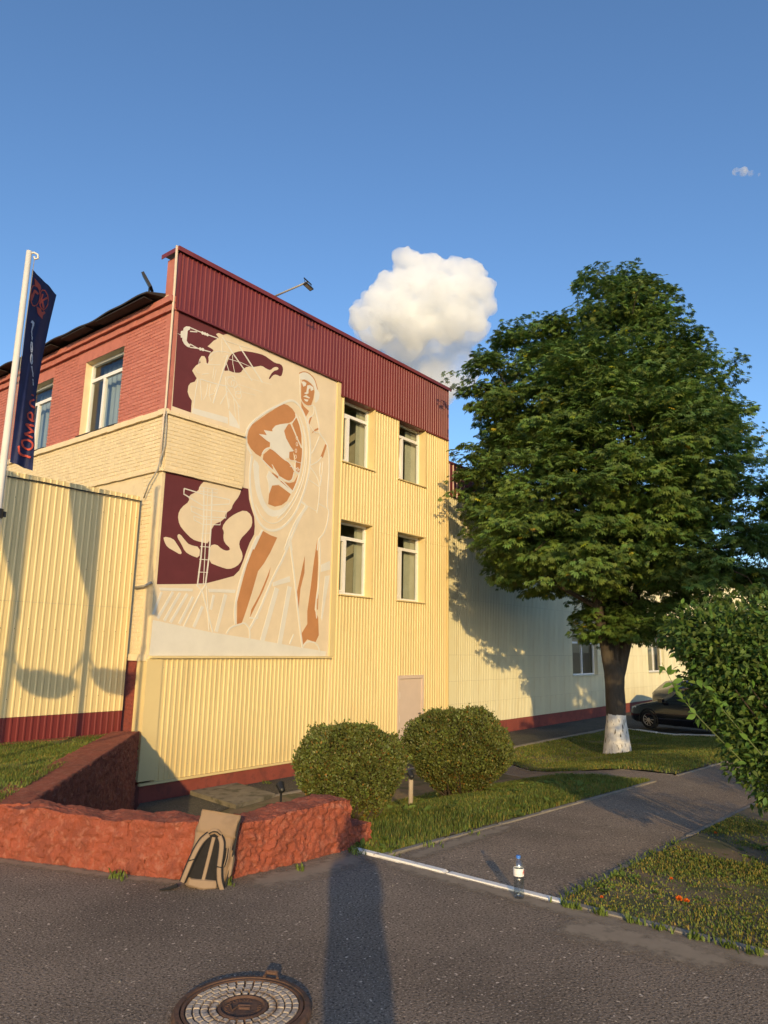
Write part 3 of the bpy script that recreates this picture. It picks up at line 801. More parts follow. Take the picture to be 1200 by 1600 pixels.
b.xf(PL).build('soffit_board', m_roof, wing, fix=True)
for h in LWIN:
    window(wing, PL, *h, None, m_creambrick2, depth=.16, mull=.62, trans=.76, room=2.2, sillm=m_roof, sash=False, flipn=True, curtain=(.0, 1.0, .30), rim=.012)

# cream brick band set into the mural field
lay_bricks(wing, PF, XL + .02, 9.70, 5.06, 6.14, [m_creambrick2, m_creambrick], (), limit=None, d=-.035)
bx('brick_backing', (XL + .03, YW - .027, 5.05), (9.72, YW + .02, 6.15), m_creambrick, wing)
for i in range(8):
    s0 = XL - .03 + i * .245; inst('ledge_brick', mesh_of('ledge_brick', B().box((0, 0, 0), (.24, .1, .07)).v, B().box((0, 0, 0), (.24, .1, .07)).f, m_creambrick2), wing, (s0, YW - .085 + random.uniform(-.004, .004), 6.145 + random.uniform(-.003, .003)))
for i in range(8):
    s0 = XL - .03 + i * .245; inst('ledge_brick', mesh_of('ledge_brick', B().box((0, 0, 0), (.24, .09, .06)).v, B().box((0, 0, 0), (.24, .1, .06)).f, m_creambrick), wing, (s0, YW - .07 + random.uniform(-.004, .004), 4.99 + random.uniform(-.003, .003)))
# strip of brick edge between corner and mural
bx('brick_edge', (XL - .0, YW - .004, 6.22), (XL + .075, YW + .3, 8.36), m_redbrick, wing)
bx('brick_edge', (XL - .0, YW - .004, 1.47), (XL + .06, YW + .3, 4.985), m_creambrick, wing)

# ------------------------------------------------------------------ mural
mural = thing('relief_mural', (10.2, YW, 1.45), 'tall plaster relief mural of a worker carrying a coil, with pylon and clouds', 'mural')
def c1(x, y): p = onY(230 + x / 4, 470 + y / 4, YW); return (p[0], p[2])
def c2(x, y): p = onY(230 + x / 4, 740 + y / 4, YW); return (p[0], p[2])
def c3(x, y): p = onY(360 + x / 5.335, 560 + y / 5.335, YW); return (p[0], p[2])
def c4(x, y): p = onY(260 + x / 6.667, 480 + y / 6.667, YW); return (p[0], p[2])
def smooth_pl(p, it=1, closed=True):
    for _ in range(it):
        q = []
        n = len(p)
        for i in range(n if closed else n - 1):
            a, c = p[i], p[(i + 1) % n]
            q += [(a[0] * .75 + c[0] * .25, a[1] * .75 + c[1] * .25), (a[0] * .25 + c[0] * .75, a[1] * .25 + c[1] * .75)]
        if not closed: q = [p[0]] + q + [p[-1]]
        p = q
    return p
def relief(name, pts, m, proud, smooth=0, thick=None):
    if smooth: pts = smooth_pl(pts, smooth)
    proud = layer(proud); y0, y1 = YW - proud, YW + .001
    n = len(pts)
    v = [(x, y0, z) for x, z in pts] + [(x, y1, z) for x, z in pts]
    f = [tuple(range(n))] + [(i, i + n, (i + 1) % n + n, (i + 1) % n) for i in range(n)]
    return obj(name, v, f, m, mural, fix=True)
def strip(name, pts, w, m, proud, smooth=0):
    if smooth: pts = smooth_pl(pts, smooth, False)
    proud = layer(proud)
    P_ = np.array(pts, float); d = np.gradient(P_, axis=0); d = d / np.maximum(np.linalg.norm(d, axis=1, keepdims=True), 1e-9)
    nrm = np.stack([-d[:, 1], d[:, 0]], 1) * w / 2
    A, C_ = P_ + nrm, P_ - nrm; n = len(P_)
    v = []
    for k in range(n):
        for q in (A[k], C_[k]): v += [(q[0], YW - proud, q[1]), (q[0], YW, q[1])]
    f = []
    for k in range(n - 1):
        a = 4 * k; c = a + 4
        f += [(a, a + 2, c + 2, c), (a, c, c + 1, a + 1), (a + 2, a + 3, c + 3, c + 2)]
    f += [(0, 1, 3, 2), (4 * n - 4, 4 * n - 2, 4 * n - 1, 4 * n - 3)]
    return obj(name, v, f, m, mural)
E1, E2, E3 = .003, .0055, .008
_lay = [0]
def layer(p): _lay[0] += 1; return p + _lay[0] * .000015
obj('plaster_panel', *(lambda b: (b.v, b.f))(B().box((XL + .062, YW - .002, ZM + .048), (XM - .027, YW + .03, 8.357))), m_mtan, mural)
MAP = lambda fn, l: [fn(*p) for p in l]
# maroon fields
relief('maroon_field', MAP(c4, [(128, 30), (500, 190), (700, 280), (870, 378), (830, 352), (700, 284), (640, 276), (590, 290), (545, 268), (515, 280), (545, 320), (490, 350), (455, 385), (428, 408), (480, 438), (490, 455), (455, 480), (436, 520), (440, 560), (430, 590), (418, 580), (412, 540), (395, 510), (365, 508), (345, 540), (355, 580), (310, 605), (280, 640), (268, 662), (290, 700), (314, 740), (295, 775), (250, 790), (228, 820), (220, 880), (235, 930), (265, 975), (258, 1040), (255, 1098), (60, 1030)]), m_mmaroon, E1)
relief('maroon_field', smooth_pl(MAP(c1, [(495, 395), (520, 335), (560, 318), (600, 312), (680, 325), (730, 340), (765, 365), (800, 390), (835, 395), (850, 420), (845, 455), (835, 475), (805, 460), (785, 465), (765, 492), (758, 485), (785, 440), (822, 430), (815, 413), (790, 415), (770, 435), (745, 425), (715, 405), (690, 410), (660, 415), (625, 410), (595, 430), (585, 450), (545, 450), (505, 435), (485, 440), (480, 430)]), 1), m_mmaroon, E1)
relief('maroon_field', MAP(c2, [(112, -18), (380, 42), (632, 95), (636, 160), (650, 215), (668, 270), (672, 330), (668, 380), (640, 432), (618, 490), (600, 545), (575, 605), (540, 640), (450, 665), (375, 684), (300, 690), (50, 692)]), m_mmaroon, E1)
# clouds over the lower maroon field
relief('cloud_shape', smooth_pl(MAP(c2, [(362, 40), (588, 94), (575, 140), (535, 190), (525, 225), (492, 245), (480, 290), (400, 325), (392, 440), (320, 425), (280, 410), (235, 365), (200, 320), (190, 260), (212, 212), (265, 172), (255, 140), (320, 108), (325, 80)]), 1), m_mtan, E2)
relief('cloud_shape', smooth_pl(MAP(c2, [(610, 226), (652, 260), (657, 320), (630, 360), (580, 410), (572, 450), (597, 505), (590, 545), (560, 580), (510, 599), (460, 585), (380, 553), (390, 450), (430, 440), (465, 472), (500, 485), (522, 470), (480, 430), (475, 390), (480, 365), (466, 335), (500, 285), (550, 250)]), 1), m_mtan, E2)
relief('cloud_shape', smooth_pl(MAP(c2, [(205, 378), (238, 420), (262, 445), (330, 460), (325, 530), (270, 510), (235, 487), (213, 440), (188, 400), (190, 380)]), 1), m_mtan, E2)
relief('cloud_shape', smooth_pl(MAP(c2, [(100, 392), (160, 405), (185, 440), (217, 492), (207, 507), (170, 485), (125, 460), (106, 425)]), 1), m_mtan, E2)
# insulator and its rods
relief('insulator_shape', MAP(c4, [(105, 268), (145, 285), (150, 250), (172, 245), (180, 215), (205, 200), (245, 203), (245, 232), (228, 240), (220, 250), (210, 350), (225, 375), (250, 392), (240, 420), (215, 412), (185, 385), (165, 345), (165, 320), (148, 315), (150, 295)]), m_mlight, E2)
for l in ([(235, 208), (330, 250), (535, 325)], [(245, 252), (320, 258)], [(245, 385), (330, 432)], [(245, 418), (330, 430), (460, 467)]):
    strip('rod_line', MAP(c4, l), .022, m_mlight, E2)
for x, y in ((375, 270), (400, 278), (425, 288), (352, 436), (378, 442)):
    cx, cz = c4(x, y); relief('bead', [(cx + .035 * math.cos(a), cz + .035 * math.sin(a)) for a in np.linspace(0, 2 * math.pi, 9)[:-1]], m_mlight, E2 + .003)
for l, w in (([(580, 310), (690, 480), (890, 765)], .030), ([(760, 410), (1000, 785)], .034), ([(640, 537), (770, 575), (895, 630)], .012), ([(688, 500), (690, 590), (710, 680)], .012), ([(615, 560), (650, 665)], .014), ([(640, 500), (485, 1000)], .026), ([(575, 330), (580, 480)], .012), ([(600, 345), (760, 400), (900, 440)], .010)):
    strip('tower_line', MAP(c4, l), w, m_mlight, E2 + .002)
# bucket lift with two workers: incised and raised light lines
for l, w in (([(355, 750), (520, 800), (640, 825)], .022), ([(330, 745), (300, 900), (280, 1060)], .018), ([(352, 750), (365, 970)], .016), ([(430, 800), (420, 900), (385, 965)], .014), ([(460, 800), (440, 900), (465, 980)], .014), ([(530, 810), (500, 880)], .016), ([(495, 900), (440, 920)], .014),
             ([(615, 730), (625, 900), (650, 1060)], .020), ([(615, 730), (705, 715), (715, 750)], .016), ([(620, 820), (710, 960), (770, 1050)], .022), ([(640, 870), (560, 1010)], .018), ([(700, 950), (720, 1140)], .014), ([(745, 1010), (760, 1260)], .018), ([(650, 950), (655, 1040)], .014),
             ([(440, 520), (500, 460), (600, 460), (660, 480)], .014), ([(370, 700), (440, 690)], .014), ([(500, 620), (480, 740)], .012), ([(520, 650), (495, 770)], .012), ([(300, 640), (330, 690), (350, 680)], .012), ([(460, 560), (480, 530)], .012), ([(345, 545), (330, 620)], .012), ([(400, 585), (440, 600), (560, 600)], .012), ([(590, 520), (640, 500)], .012)):
    strip('worker_line', smooth_pl(MAP(c4, l), 1, False), w, m_mlight, E2)
for x, y, r in ((668, 780, .10), (705, 800, .085), (742, 862, .09), (748, 915, .085)):
    cx, cz = c4(x, y); strip('reel_line', [(cx + r * math.cos(a), cz + r * math.sin(a)) for a in np.linspace(0, 2 * math.pi, 15)], .014, m_mlight, E2)
for l in ([(690, 690), (1100, 808)], [(740, 800), (1000, 885)], [(760, 875), (930, 918)]):
    strip('wire_line', MAP(c4, l), .008, m_mlight, E1)
relief('light_field', MAP(c4, [(272, 1048), (265, 1104), (640, 1215), (640, 1150)]), m_mlight, E1)
relief('light_field', MAP(c4, [(650, 1070), (655, 1232), (768, 1268), (730, 1180)]), m_mlight, E1)
# the worker
brown3 = [
 [(598, 182), (590, 215), (588, 330), (600, 365), (640, 395), (672, 390), (690, 340), (700, 280), (695, 240), (668, 208), (640, 187), (615, 177)],
 [(590, 358), (612, 400), (655, 440), (625, 494), (592, 430)],
 [(668, 478), (679, 488), (658, 550), (646, 545)], [(673, 627), (705, 590), (742, 574), (745, 590), (705, 606)], [(790, 714), (804, 722), (770, 829), (750, 820)],
 [(440, 378), (478, 390), (515, 420), (540, 458), (540, 490), (520, 520), (490, 538), (420, 548), (375, 560), (350, 608), (280, 598), (305, 640), (238, 630), (300, 682), (330, 700), (328, 735), (290, 756), (264, 790), (250, 820), (210, 795), (170, 752), (142, 700), (140, 650), (152, 600), (182, 550), (300, 465)],
 [(480, 550), (503, 545), (545, 650), (590, 742), (600, 765), (592, 850), (575, 958), (548, 950), (545, 880), (532, 800), (500, 735), (462, 665), (445, 610)],
 [(535, 496), (552, 500), (575, 560), (592, 640), (592, 728), (558, 660), (515, 545)],
 [(340, 745), (395, 795), (440, 840), (482, 865), (510, 905), (530, 945), (515, 1005), (482, 1025), (400, 975), (350, 885), (356, 930), (300, 892), (268, 852), (275, 800)],
 [(490, 778), (522, 776), (530, 848), (500, 850), (487, 820)],
 [(345, 950), (402, 985), (392, 1002), (322, 985)],
 [(490, 1040), (530, 1030), (565, 968), (545, 1040), (515, 1106), (465, 1075), (412, 1020)],
 [(347, 1062), (400, 1056), (460, 1100), (502, 1132), (470, 1190), (425, 1224), (370, 1236), (314, 1215), (322, 1130)]]
for q in brown3: relief('brown_field', MAP(c3, q), m_mbrown, E1)
brown2 = [
 [(718, 355), (770, 385), (812, 400), (770, 490), (730, 560), (692, 610), (655, 740), (620, 850), (590, 935), (560, 940), (562, 800), (598, 660), (632, 540), (680, 420)],
 [(772, 583), (760, 640), (720, 740), (640, 902), (650, 850), (700, 760), (742, 660)],
 [(985, 512), (982, 620), (957, 720), (945, 860), (966, 1000), (952, 960), (933, 750), (955, 650)],
 [(1062, 412), (1068, 560), (1062, 700), (1045, 850), (1068, 900), (1072, 1010), (1050, 1056), (1000, 1036), (970, 1072), (964, 1000), (1000, 940), (1000, 860), (1020, 720), (1040, 560)],
 [(1066, 730), (1070, 760), (1066, 850), (1060, 850)]]
for q in brown2: relief('brown_field', MAP(c2, q), m_mbrown, E1)
strip('cap_line', smooth_pl(MAP(c3, [(572, 125), (610, 108), (660, 125), (705, 175), (725, 260)]), 2, False), .022, m_mbrown, E2)
# light fields of the worker: cap, gloves, eyes, nose, mouth, coil band
relief('light_field', smooth_pl(MAP(c3, [(572, 130), (612, 112), (655, 128), (700, 180), (722, 262), (745, 290), (735, 350), (700, 380), (705, 290), (698, 235), (668, 203), (620, 172), (590, 180), (572, 160)]), 1), m_mlight, E1 + .002)
relief('glove_shape', MAP(c3, [(278, 597), (350, 612), (348, 590), (375, 560), (420, 548), (484, 543), (445, 602), (462, 665), (500, 735), (528, 772), (490, 780), (488, 830), (440, 840), (395, 795), (340, 745), (328, 735), (330, 702), (300, 684), (236, 630), (302, 640)]), m_mlight, E2)
for q in ([(592, 195), (612, 192), (632, 205), (626, 228), (606, 236), (600, 215)], [(640, 226), (660, 222), (690, 240), (692, 262), (670, 272), (664, 245), (650, 262), (650, 292), (632, 300), (612, 290), (632, 280)],
          [(604, 318), (630, 305), (662, 328), (655, 335), (630, 325)], [(612, 338), (650, 345), (640, 362), (622, 355)]):
    relief('face_feature', MAP(c3, q), m_mlight, E2)
relief('coil_band', smooth_pl(MAP(c3, [(185, 830), (240, 880), (236, 960), (250, 1100), (290, 1215), (345, 1268), (420, 1262), (500, 1180), (480, 1240), (430, 1300), (365, 1325), (300, 1300), (235, 1190), (200, 1050)]), 1), m_mlight, E1)
relief('light_field', MAP(c3, [(300, 985), (320, 935), (410, 1022), (515, 1108), (505, 1130), (405, 1052), (347, 1058), (322, 1128), (315, 1040)]), m_mlight, E1 + .002)
lines3 = [([(440, 372), (480, 352), (530, 352), (580, 400), (628, 500), (660, 640), (668, 820), (650, 980), (600, 1160), (530, 1310), (440, 1410), (350, 1442), (270, 1415), (205, 1310), (165, 1130), (158, 960), (178, 810)], .055),
 ([(540, 460), (580, 540), (602, 680), (600, 830), (575, 980), (520, 1110)], .035), ([(575, 480), (615, 600), (630, 760), (615, 940), (560, 1110), (470, 1260), (390, 1330)], .028), ([(610, 560), (640, 720), (636, 880), (600, 1060), (520, 1230), (430, 1350), (340, 1385), (260, 1330), (210, 1220)], .018),
 ([(175, 800), (130, 720), (128, 620), (170, 540), (300, 440), (440, 372)], .05), ([(240, 630), (255, 825), (330, 905), (400, 975)], .0), ([(262, 800), (285, 758), (335, 740), (445, 842), (485, 860), (515, 905), (548, 958), (575, 962)], .030), ([(250, 830), (310, 895), (365, 945), (400, 985), (480, 1030), (515, 1015), (530, 950)], .030), ([(345, 885), (400, 975)], .016),
 ([(400, 990), (515, 1106)], .030), ([(500, 540), (590, 745)], .030), ([(545, 490), (508, 545)], .026), ([(690, 385), (700, 470), (640, 500), (660, 600)], .024), ([(700, 400), (740, 560), (735, 620), (800, 700), (822, 790), (820, 980), (800, 1240), (826, 1275), (790, 1450), (732, 1508), (722, 1600)], .038),
 ([(742, 650), (690, 780), (660, 800)], .026), ([(670, 890), (730, 860), (760, 820)], .024), ([(660, 900), (720, 980), (745, 1060), (735, 1200), (720, 1290)], .026), ([(650, 1010), (740, 1070)], .018), ([(665, 560), (700, 620), (740, 620)], .018), ([(590, 1195), (638, 1228), (560, 1330), (500, 1450), (450, 1600)], .050), ([(735, 1210), (795, 1245)], .022), ([(590, 1200), (720, 1275)], .014),
 ([(750, 870), (740, 960), (760, 1000), (745, 1060)], .03), ([(770, 860), (765, 960), (745, 1040)], .016), ([(265, 1430), (190, 1590)], .045), ([(495, 1480), (512, 1600)], .04), ([(575, 140), (580, 330), (600, 372), (645, 402), (690, 390)], .016), ([(490, 845), (595, 875)], .014), ([(495, 900), (580, 930)], .014), ([(545, 850), (530, 935), (580, 960)], .016)]
for l, w in lines3:
    if w: strip('outline', smooth_pl(MAP(c3, l), 2, False), w, m_mlight, E3)
for x, y in ((553, 665), (553, 715), (545, 770), (542, 820), (560, 925)):
    cx, cz = c3(x, y); strip('chain_link', [(cx + .028 * math.cos(a), cz + .045 * math.sin(a)) for a in np.linspace(0, 2 * math.pi, 11)], .012, m_mlight, E2)
# legs, ground and pylon, lower part
lines2 = [([(690, 390), (660, 450), (600, 610), (560, 760), (545, 860), (552, 940)], .055), ([(1000, 205), (960, 260), (900, 400), (850, 530), (790, 640), (740, 760), (690, 880), (640, 970)], .055), ([(890, 420), (915, 600), (935, 800), (955, 980), (970, 1085)], .05), ([(1075, 400), (1080, 500), (1072, 700), (1060, 780)], .04), ([(1062, 740), (1050, 820), (1058, 905)], .026), ([(965, 180), (1000, 205)], .04),
 ([(690, 610), (760, 540), (815, 400)], .0), ([(590, 935), (612, 935), (640, 970), (640, 1030)], .035), ([(495, 1000), (520, 960), (590, 938)], .035), ([(968, 1088), (1000, 1045), (1060, 1060), (1078, 1110)], .035), ([(890, 1065), (915, 1005)], .04), ([(640, 900), (690, 910), (690, 880)], .03)]
for l, w in lines2:
    if w: strip('outline', smooth_pl(MAP(c2, l), 1, False), w, m_mlight, E3)
relief('ground_field', MAP(c2, [(35, 915), (400, 992), (640, 1030), (970, 1088), (1118, 1112), (1114, 1140), (12, 1138)]), m_mlight, E1)
for q in ([(75, 713), (285, 719), (282, 736), (80, 731)], [(380, 720), (552, 726), (547, 746), (385, 741)], [(785, 680), (890, 640), (893, 676), (785, 706)], [(1085, 570), (1142, 545), (1142, 600), (1085, 615)], [(1110, 640), (1140, 636), (1092, 920), (1085, 900)]):
    relief('light_field', MAP(c2, q), m_mlight, E2)
for (xa, ya, xb, yb, w) in ((90, 740, 35, 880, .05), (160, 740, 65, 905, .06), (205, 745, 105, 920, .06), (250, 752, 145, 930, .06), (285, 770, 200, 940, .06), (345, 830, 290, 960, .07), (415, 758, 396, 850, .06), (490, 755, 430, 988, .085), (810, 716, 718, 1045, .13), (890, 706, 826, 1066, .13), (1130, 640, 1090, 905, .05)):
    strip('ground_bar', MAP(c2, [(xa, ya), (xb, yb)]), w, m_mlight, E2)
pyl = [([(352, 88), (352, 300), (335, 520), (312, 700), (345, 740), (408, 990)], .030), ([(405, 100), (398, 320), (385, 520), (362, 700), (335, 738), (228, 955)], .030), ([(378, 90), (368, 330), (350, 690)], .014), ([(328, 85), (440, 100), (436, 122), (330, 110), (328, 85)], .016),
 ([(230, 93), (345, 128), (515, 163), (512, 190), (345, 200), (228, 128), (230, 93)], .024), ([(272, 203), (345, 225), (495, 240), (490, 277), (345, 268), (275, 235), (272, 203)], .020), ([(290, 265), (345, 285), (456, 290), (455, 320), (345, 318), (292, 290), (290, 265)], .018),
 ([(335, 375), (392, 372)], .014), ([(330, 455), (390, 460)], .014), ([(325, 535), (385, 540)], .014), ([(318, 615), (378, 618)], .014), ([(312, 690), (370, 690)], .018), ([(370, 700), (385, 980)], .02)]
for l, w in pyl: strip('pylon_line', MAP(c2, l), w, m_mlight, E3)
# white base wash under the ground line already part of ground_field

# ================================================================== LONG HALL behind
hall = thing('long_hall', (40, 14, -1.15), 'long pale panelled hall with dark red plinth and maroon parapet behind the tree', 'building')
PWD = 1.32; rows = [(-.70, -.02), (-.02, .68), (.68, 1.5), (1.5, 3.3), (3.3, 6.6)]
HW = [(8, 10), (15, 17), (22, 24), (29, 31)]
HM = {}
def panel_mesh(h):
    if h not in HM:
        pr = profile(.016, PWD - .016, .11, .016); n = len(pr)
        v = [(x, -d, .002) for x, d in pr] + [(x, -d, h - .002) for x, d in pr] + [(.016, .02, .002), (PWD - .016, .02, .002), (PWD - .016, .02, h - .002), (.016, .02, h - .002)]
        k = 2 * n; f = [(i, i + 1, n + i + 1, n + i) for i in range(n - 1)] + [(0, n, k + 3, k), (n - 1, k + 1, k + 2, 2 * n - 1), tuple(range(n))[::-1] + (k, k + 1), tuple(range(n, 2 * n)) + (k + 2, k + 3)]
        HM[h] = mesh_of('wall_panel', v, f, m_pale)
    return HM[h]
for c in range(38):
    for (z0, z1) in rows:
        if any(a <= c < e for a, e in HW) and .6 < z0 < 3.2: continue
        inst('wall_panel', panel_mesh(round(z1 - z0, 3)), hall, (XR + .02 + c * PWD, YF + random.uniform(-.002, .002), z0))
bx('plinth', (XR + .02, YF - .004, -1.5), (70, YF + .3, -.705), m_redplinth, hall)
HB = B(); hw_ = [(XR + .02 + a * PWD, XR + .02 + e * PWD, .68, 3.3) for a, e in HW]
wall_with_holes(lambda a, d, z: (a, YF + d, z), XR + .02, 70, -.7, 7.6, hw_, .004, .3, hall, 'backup_wall', mat('joint_shade', (.12, .10, .06), .9))  # shadow in the panel joints is put into this dark backing colour
sheets(hall, XR + .02, 66, 6.61, 7.72, m_maroon, YF - .03, wid=2.3, pitch=.23, depth=.03)
bx('parapet_cap', (XR + .02, YF - .09, 7.725), (66, YF + .35, 7.78), m_maroon, hall)
bx('roof_slab', (XR + .05, YF + .31, 6.9), (70, 28, 7.0), m_conc, hall)
bx('end_wall', (69.8, YF + .31, -1.4), (70, 28, 6.9), m_pale, hall); bx('end_wall', (XR + .05, 27.8, -1.4), (69.8, 28, 6.9), m_pale, hall)
PH = lambda a, d, z: (a, YF + d, z)
for h in hw_: window(hall, PH, *h, None, m_pale, depth=.14, mull=.5, trans=.52, room=2.5, sash=False)

# ================================================================== CORRUGATED FENCE WALL
fence = thing('corrugated_wall', (3.0, YFENCE, .03), 'tall yellow corrugated metal wall with maroon foot catching the shadows of flags', 'wall')
X0F = 7.62
for i in range(14):
    x1_ = X0F - i * 1.15; x0_ = x1_ - 1.15; y = YFENCE - (i % 2) * .003
    sheet(fence, x0_, x1_, .46, 2.35, m_yellow, y, pitch=.115, depth=.011); sheet(fence, x0_, x1_, 2.354, 4.53, m_yellow, y - .002, pitch=.115, depth=.011)
    sheet(fence, x0_, x1_, -.15, .455, m_maroon, y + .006, pitch=.115, depth=.016, name='foot_sheet')
bx('back_frame', (X0F - 16.1, YFENCE + .02, -.3), (X0F, YFENCE + .14, 4.50), m_grey, fence)
b = B(); n = 40; b.tube([(X0F - 16 * i / n, YFENCE - .045 - .004 * math.sin(i), 4.43 + .008 * math.sin(i * 1.7)) for i in range(n + 1)], .012, 6); b.build('top_cable', m_black, fence)
# red brick footing strip in front of it
b = B(); b.box((-8.4, YFENCE - .20, -.2), (7.6, YFENCE - .03, .07)); b.build('footing', m_redplinth, fence)
# screws
b = B()
for zz in (.75, 1.9, 3.0, 4.1):
    for i in range(56):
        x = X0F - .06 - i * .23; b.add([(x - .009, YFENCE - .014, zz), (x, YFENCE - .016, zz - .009), (x + .009, YFENCE - .014, zz), (x, YFENCE - .016, zz + .009)], [(0, 1, 2, 3)])
tag(b.build('screw_heads', m_black, fence), kind='stuff')
b = B()
for zz in (-.55, .35, 1.25, 2.1, 5.6):
    for i in range(44):
        x = XS + .045 + i * .115 * 2
        if x > (XM if zz < 1.3 else XR - .1) or (zz > 1.3 and x < XM + .15): continue
        if any(h[0] - .02 < x < h[1] + .02 and h[2] < zz < h[3] for h in WINS + [DOOR]): continue
        b.add([(x - .008, YW - .006, zz), (x, YW - .007, zz - .008), (x + .008, YW - .006, zz), (x, YW - .007, zz + .008)], [(0, 1, 2, 3)])
tag(b.build('screw_heads', m_grey, wing), kind='stuff')

# ------------------------------------------------------------------ corner conduit
cd = thing('cable_conduit', (XL - .05, YW + .1, 4.4), 'thin cream conduit and grey cables running down the building corner', 'conduit')
b = B(); b.tube([(XL - .10, YW - .03, 9.74), (XL - .07, YW - .01, 8.9), (XL - .06, YW - .0, 8.3), (XL - .05, YW - .0, 6.3), (XL - .09, YW - .02, 6.05), (XL - .06, YW + .02, 5.15)], [.028, .028, .024, .022, .02, .02], 8); b.build('pipe', mat('conduit_cream', (.62, .50, .38), .6), cd, smooth=True)
b = B(); b.tube([(XL - .04, YW - .03, 6.2), (XL - .03, YW - .05, 5.9), (XL - .03, YW - .05, 5.5), (XL - .07, YW + .0, 5.2), (XL - .08, YW + .06, 5.0), (XL - .10, YW + .28, 4.75), (XL - .06, YFENCE - .06, 4.50)], .014, 6); b.build('cable', m_grey, cd, smooth=True)
b = B(); b.tube([(XL - .06, YFENCE - .02, 2.74), (XL - .07, YW + .2, 2.76), (XL - .05, YW + .02, 2.82)], .025, 6); b.build('cable', m_grey, cd, smooth=True)

# ------------------------------------------------------------------ floodlight over the parapet
fl = thing('floodlight', (10.3, YW + .1, ZP), 'slim arm floodlight leaning out over the maroon parapet', 'floodlight')
pA = Vector((10.30, YW + .15, ZP + .02)); pB = Vector((10.53, YW - .92, 9.93))
b = B(); b.tube([pA, pB], .022, 8); b.build('arm', m_grey, fl, smooth=True)
ax = Vector((.97, .2, -.05)).normalized()
b = B(); b.tube([pB - ax * .17, pB + ax * .13], .016, 6); b.tube([pB - ax * .15, pB - ax * .15 + Vector((0, -.02, -.12))], .008, 5); b.tube([pB + ax * .12, pB + ax * .12 + Vector((0, -.02, -.12))], .008, 5); b.build('bracket', m_black, fl)
c = pB + Vector((-.02, -.03, -.14)); b = B(); n_ = Vector((0, -.25, -1)).normalized(); dz = ax.cross(n_).normalized()
b.add([c + ax * x + dz * y + n_ * z for z in (-.016, .016) for x, y in ((-.15, -.05), (.15, -.05), (.15, .05), (-.15, .05))], [(0, 1, 2, 3), (7, 6, 5, 4), (0, 4, 5, 1), (1, 5, 6, 2), (2, 6, 7, 3), (3, 7, 4, 0)])
b.build('lamp_housing', m_black, fl, fix=True)
c2_ = c + n_ * .019
b = B(); b.add([c2_ + ax * x + dz * y for x, y in ((-.12, -.035), (.12, -.035), (.12, .035), (-.12, .035))], [(0, 1, 2, 3)]); b.build('lens', mat('lens_grey', (.4, .42, .44), .2), fl)
# small tilted lamp on the eaves beside the parapet
el = thing('eaves_lamp', (XL - .25, YW + .75, 8.75), 'small dark tilted lamp standing on the black eaves by the parapet end', 'lamp')
q = Vector(onX(268, 436, XL - .25)); q = Vector((XL - .25, YW + .62, 9.0))
b = B(); b.tube([(XL - .25, YW + .62, 8.76), q - Vector((0, 0, .06))], .02, 6); b.build('stem', m_black, el)
a1_, a2_ = Vector((-.25, .45, .85)).normalized(), Vector((.6, .6, -.1)).normalized(); a3_ = a1_.cross(a2_).normalized()
b = B(); b.add([q + a1_ * (x + .1) + a2_ * y + a3_ * z for z in (-.03, .03) for x, y in ((-.2, -.10), (.22, -.08), (.22, .08), (-.2, .10))], [(0, 1, 2, 3), (7, 6, 5, 4), (0, 4, 5, 1), (1, 5, 6, 2), (2, 6, 7, 3), (3, 7, 4, 0)])
b.build('lamp_head', m_black, el, fix=True)

# ================================================================== FLAGPOLES, FLAGS, PLANTERS
POLE = np.array([3.240, 7.967]); PRG = 8.6
pole_z = float(tz(*POLE)); POLE_TOP = 6.147
m_flag = mat('navy_flag', (.012, .018, .075), .7, .25, 6, trans=.12)
m_flagred = mat('flag_red', (.52, .075, .045), .7, .05, 6)
m_flagwhite = mat('flag_white', (.62, .64, .70), .7, .05, 6)
def flagpole(x, label, group):
    p = thing('flagpole', (x, POLE[1], pole_z), label, 'flagpole', group)
    L = POLE_TOP - pole_z
    b = B(); b.tube([(0, 0, -.3), (0, 0, 2.2), (0, 0, L)], [.047, .042, .031], 14); b.build('pole', m_pole, p, smooth=True, local=True)
    b = B(); b.tube([(0, 0, L - .02), (.045, -.035, L - .01), (.075, -.06, L - .03), (.08, -.065, L - .075), (.055, -.045, L - .09), (.045, -.035, L - .06)], .012, 8); b.build('truck_hook', m_pole, p, smooth=True, local=True)
    b = B(); b.tube([(.050, -.040, L - .085), (.044, -.020, L - 1.2), (.046, -.018, 2.2)], .004, 5); b.build('halyard', m_grey, p, local=True)
    b = B(); b.box((-.09, -.012, 2.72), (.09, .012, 2.78)); b.tube([(0, 0, 2.70), (0, 0, 2.80)], .058, 10); b.build('clamp', m_black, p, local=True)
    b = B(); b.lathe([(.0, .03), (.10, .03), (.11, .0), (.11, -.1)], n=16); b.build('base_flange', m_pole, p, local=True)
    return p
SP = 1.33
flagpole(POLE[0], 'cream flagpole in the terrace grass flying the banner with red lettering', 'flagpoles on the terrace')
flagpole(POLE[0] - SP, 'cream flagpole standing between the two hanging flower bowls', 'flagpoles on the terrace')
flagpole(POLE[0] - 2 * SP, 'cream flagpole at the far end of the row of flower bowls', 'flagpoles on the terrace')
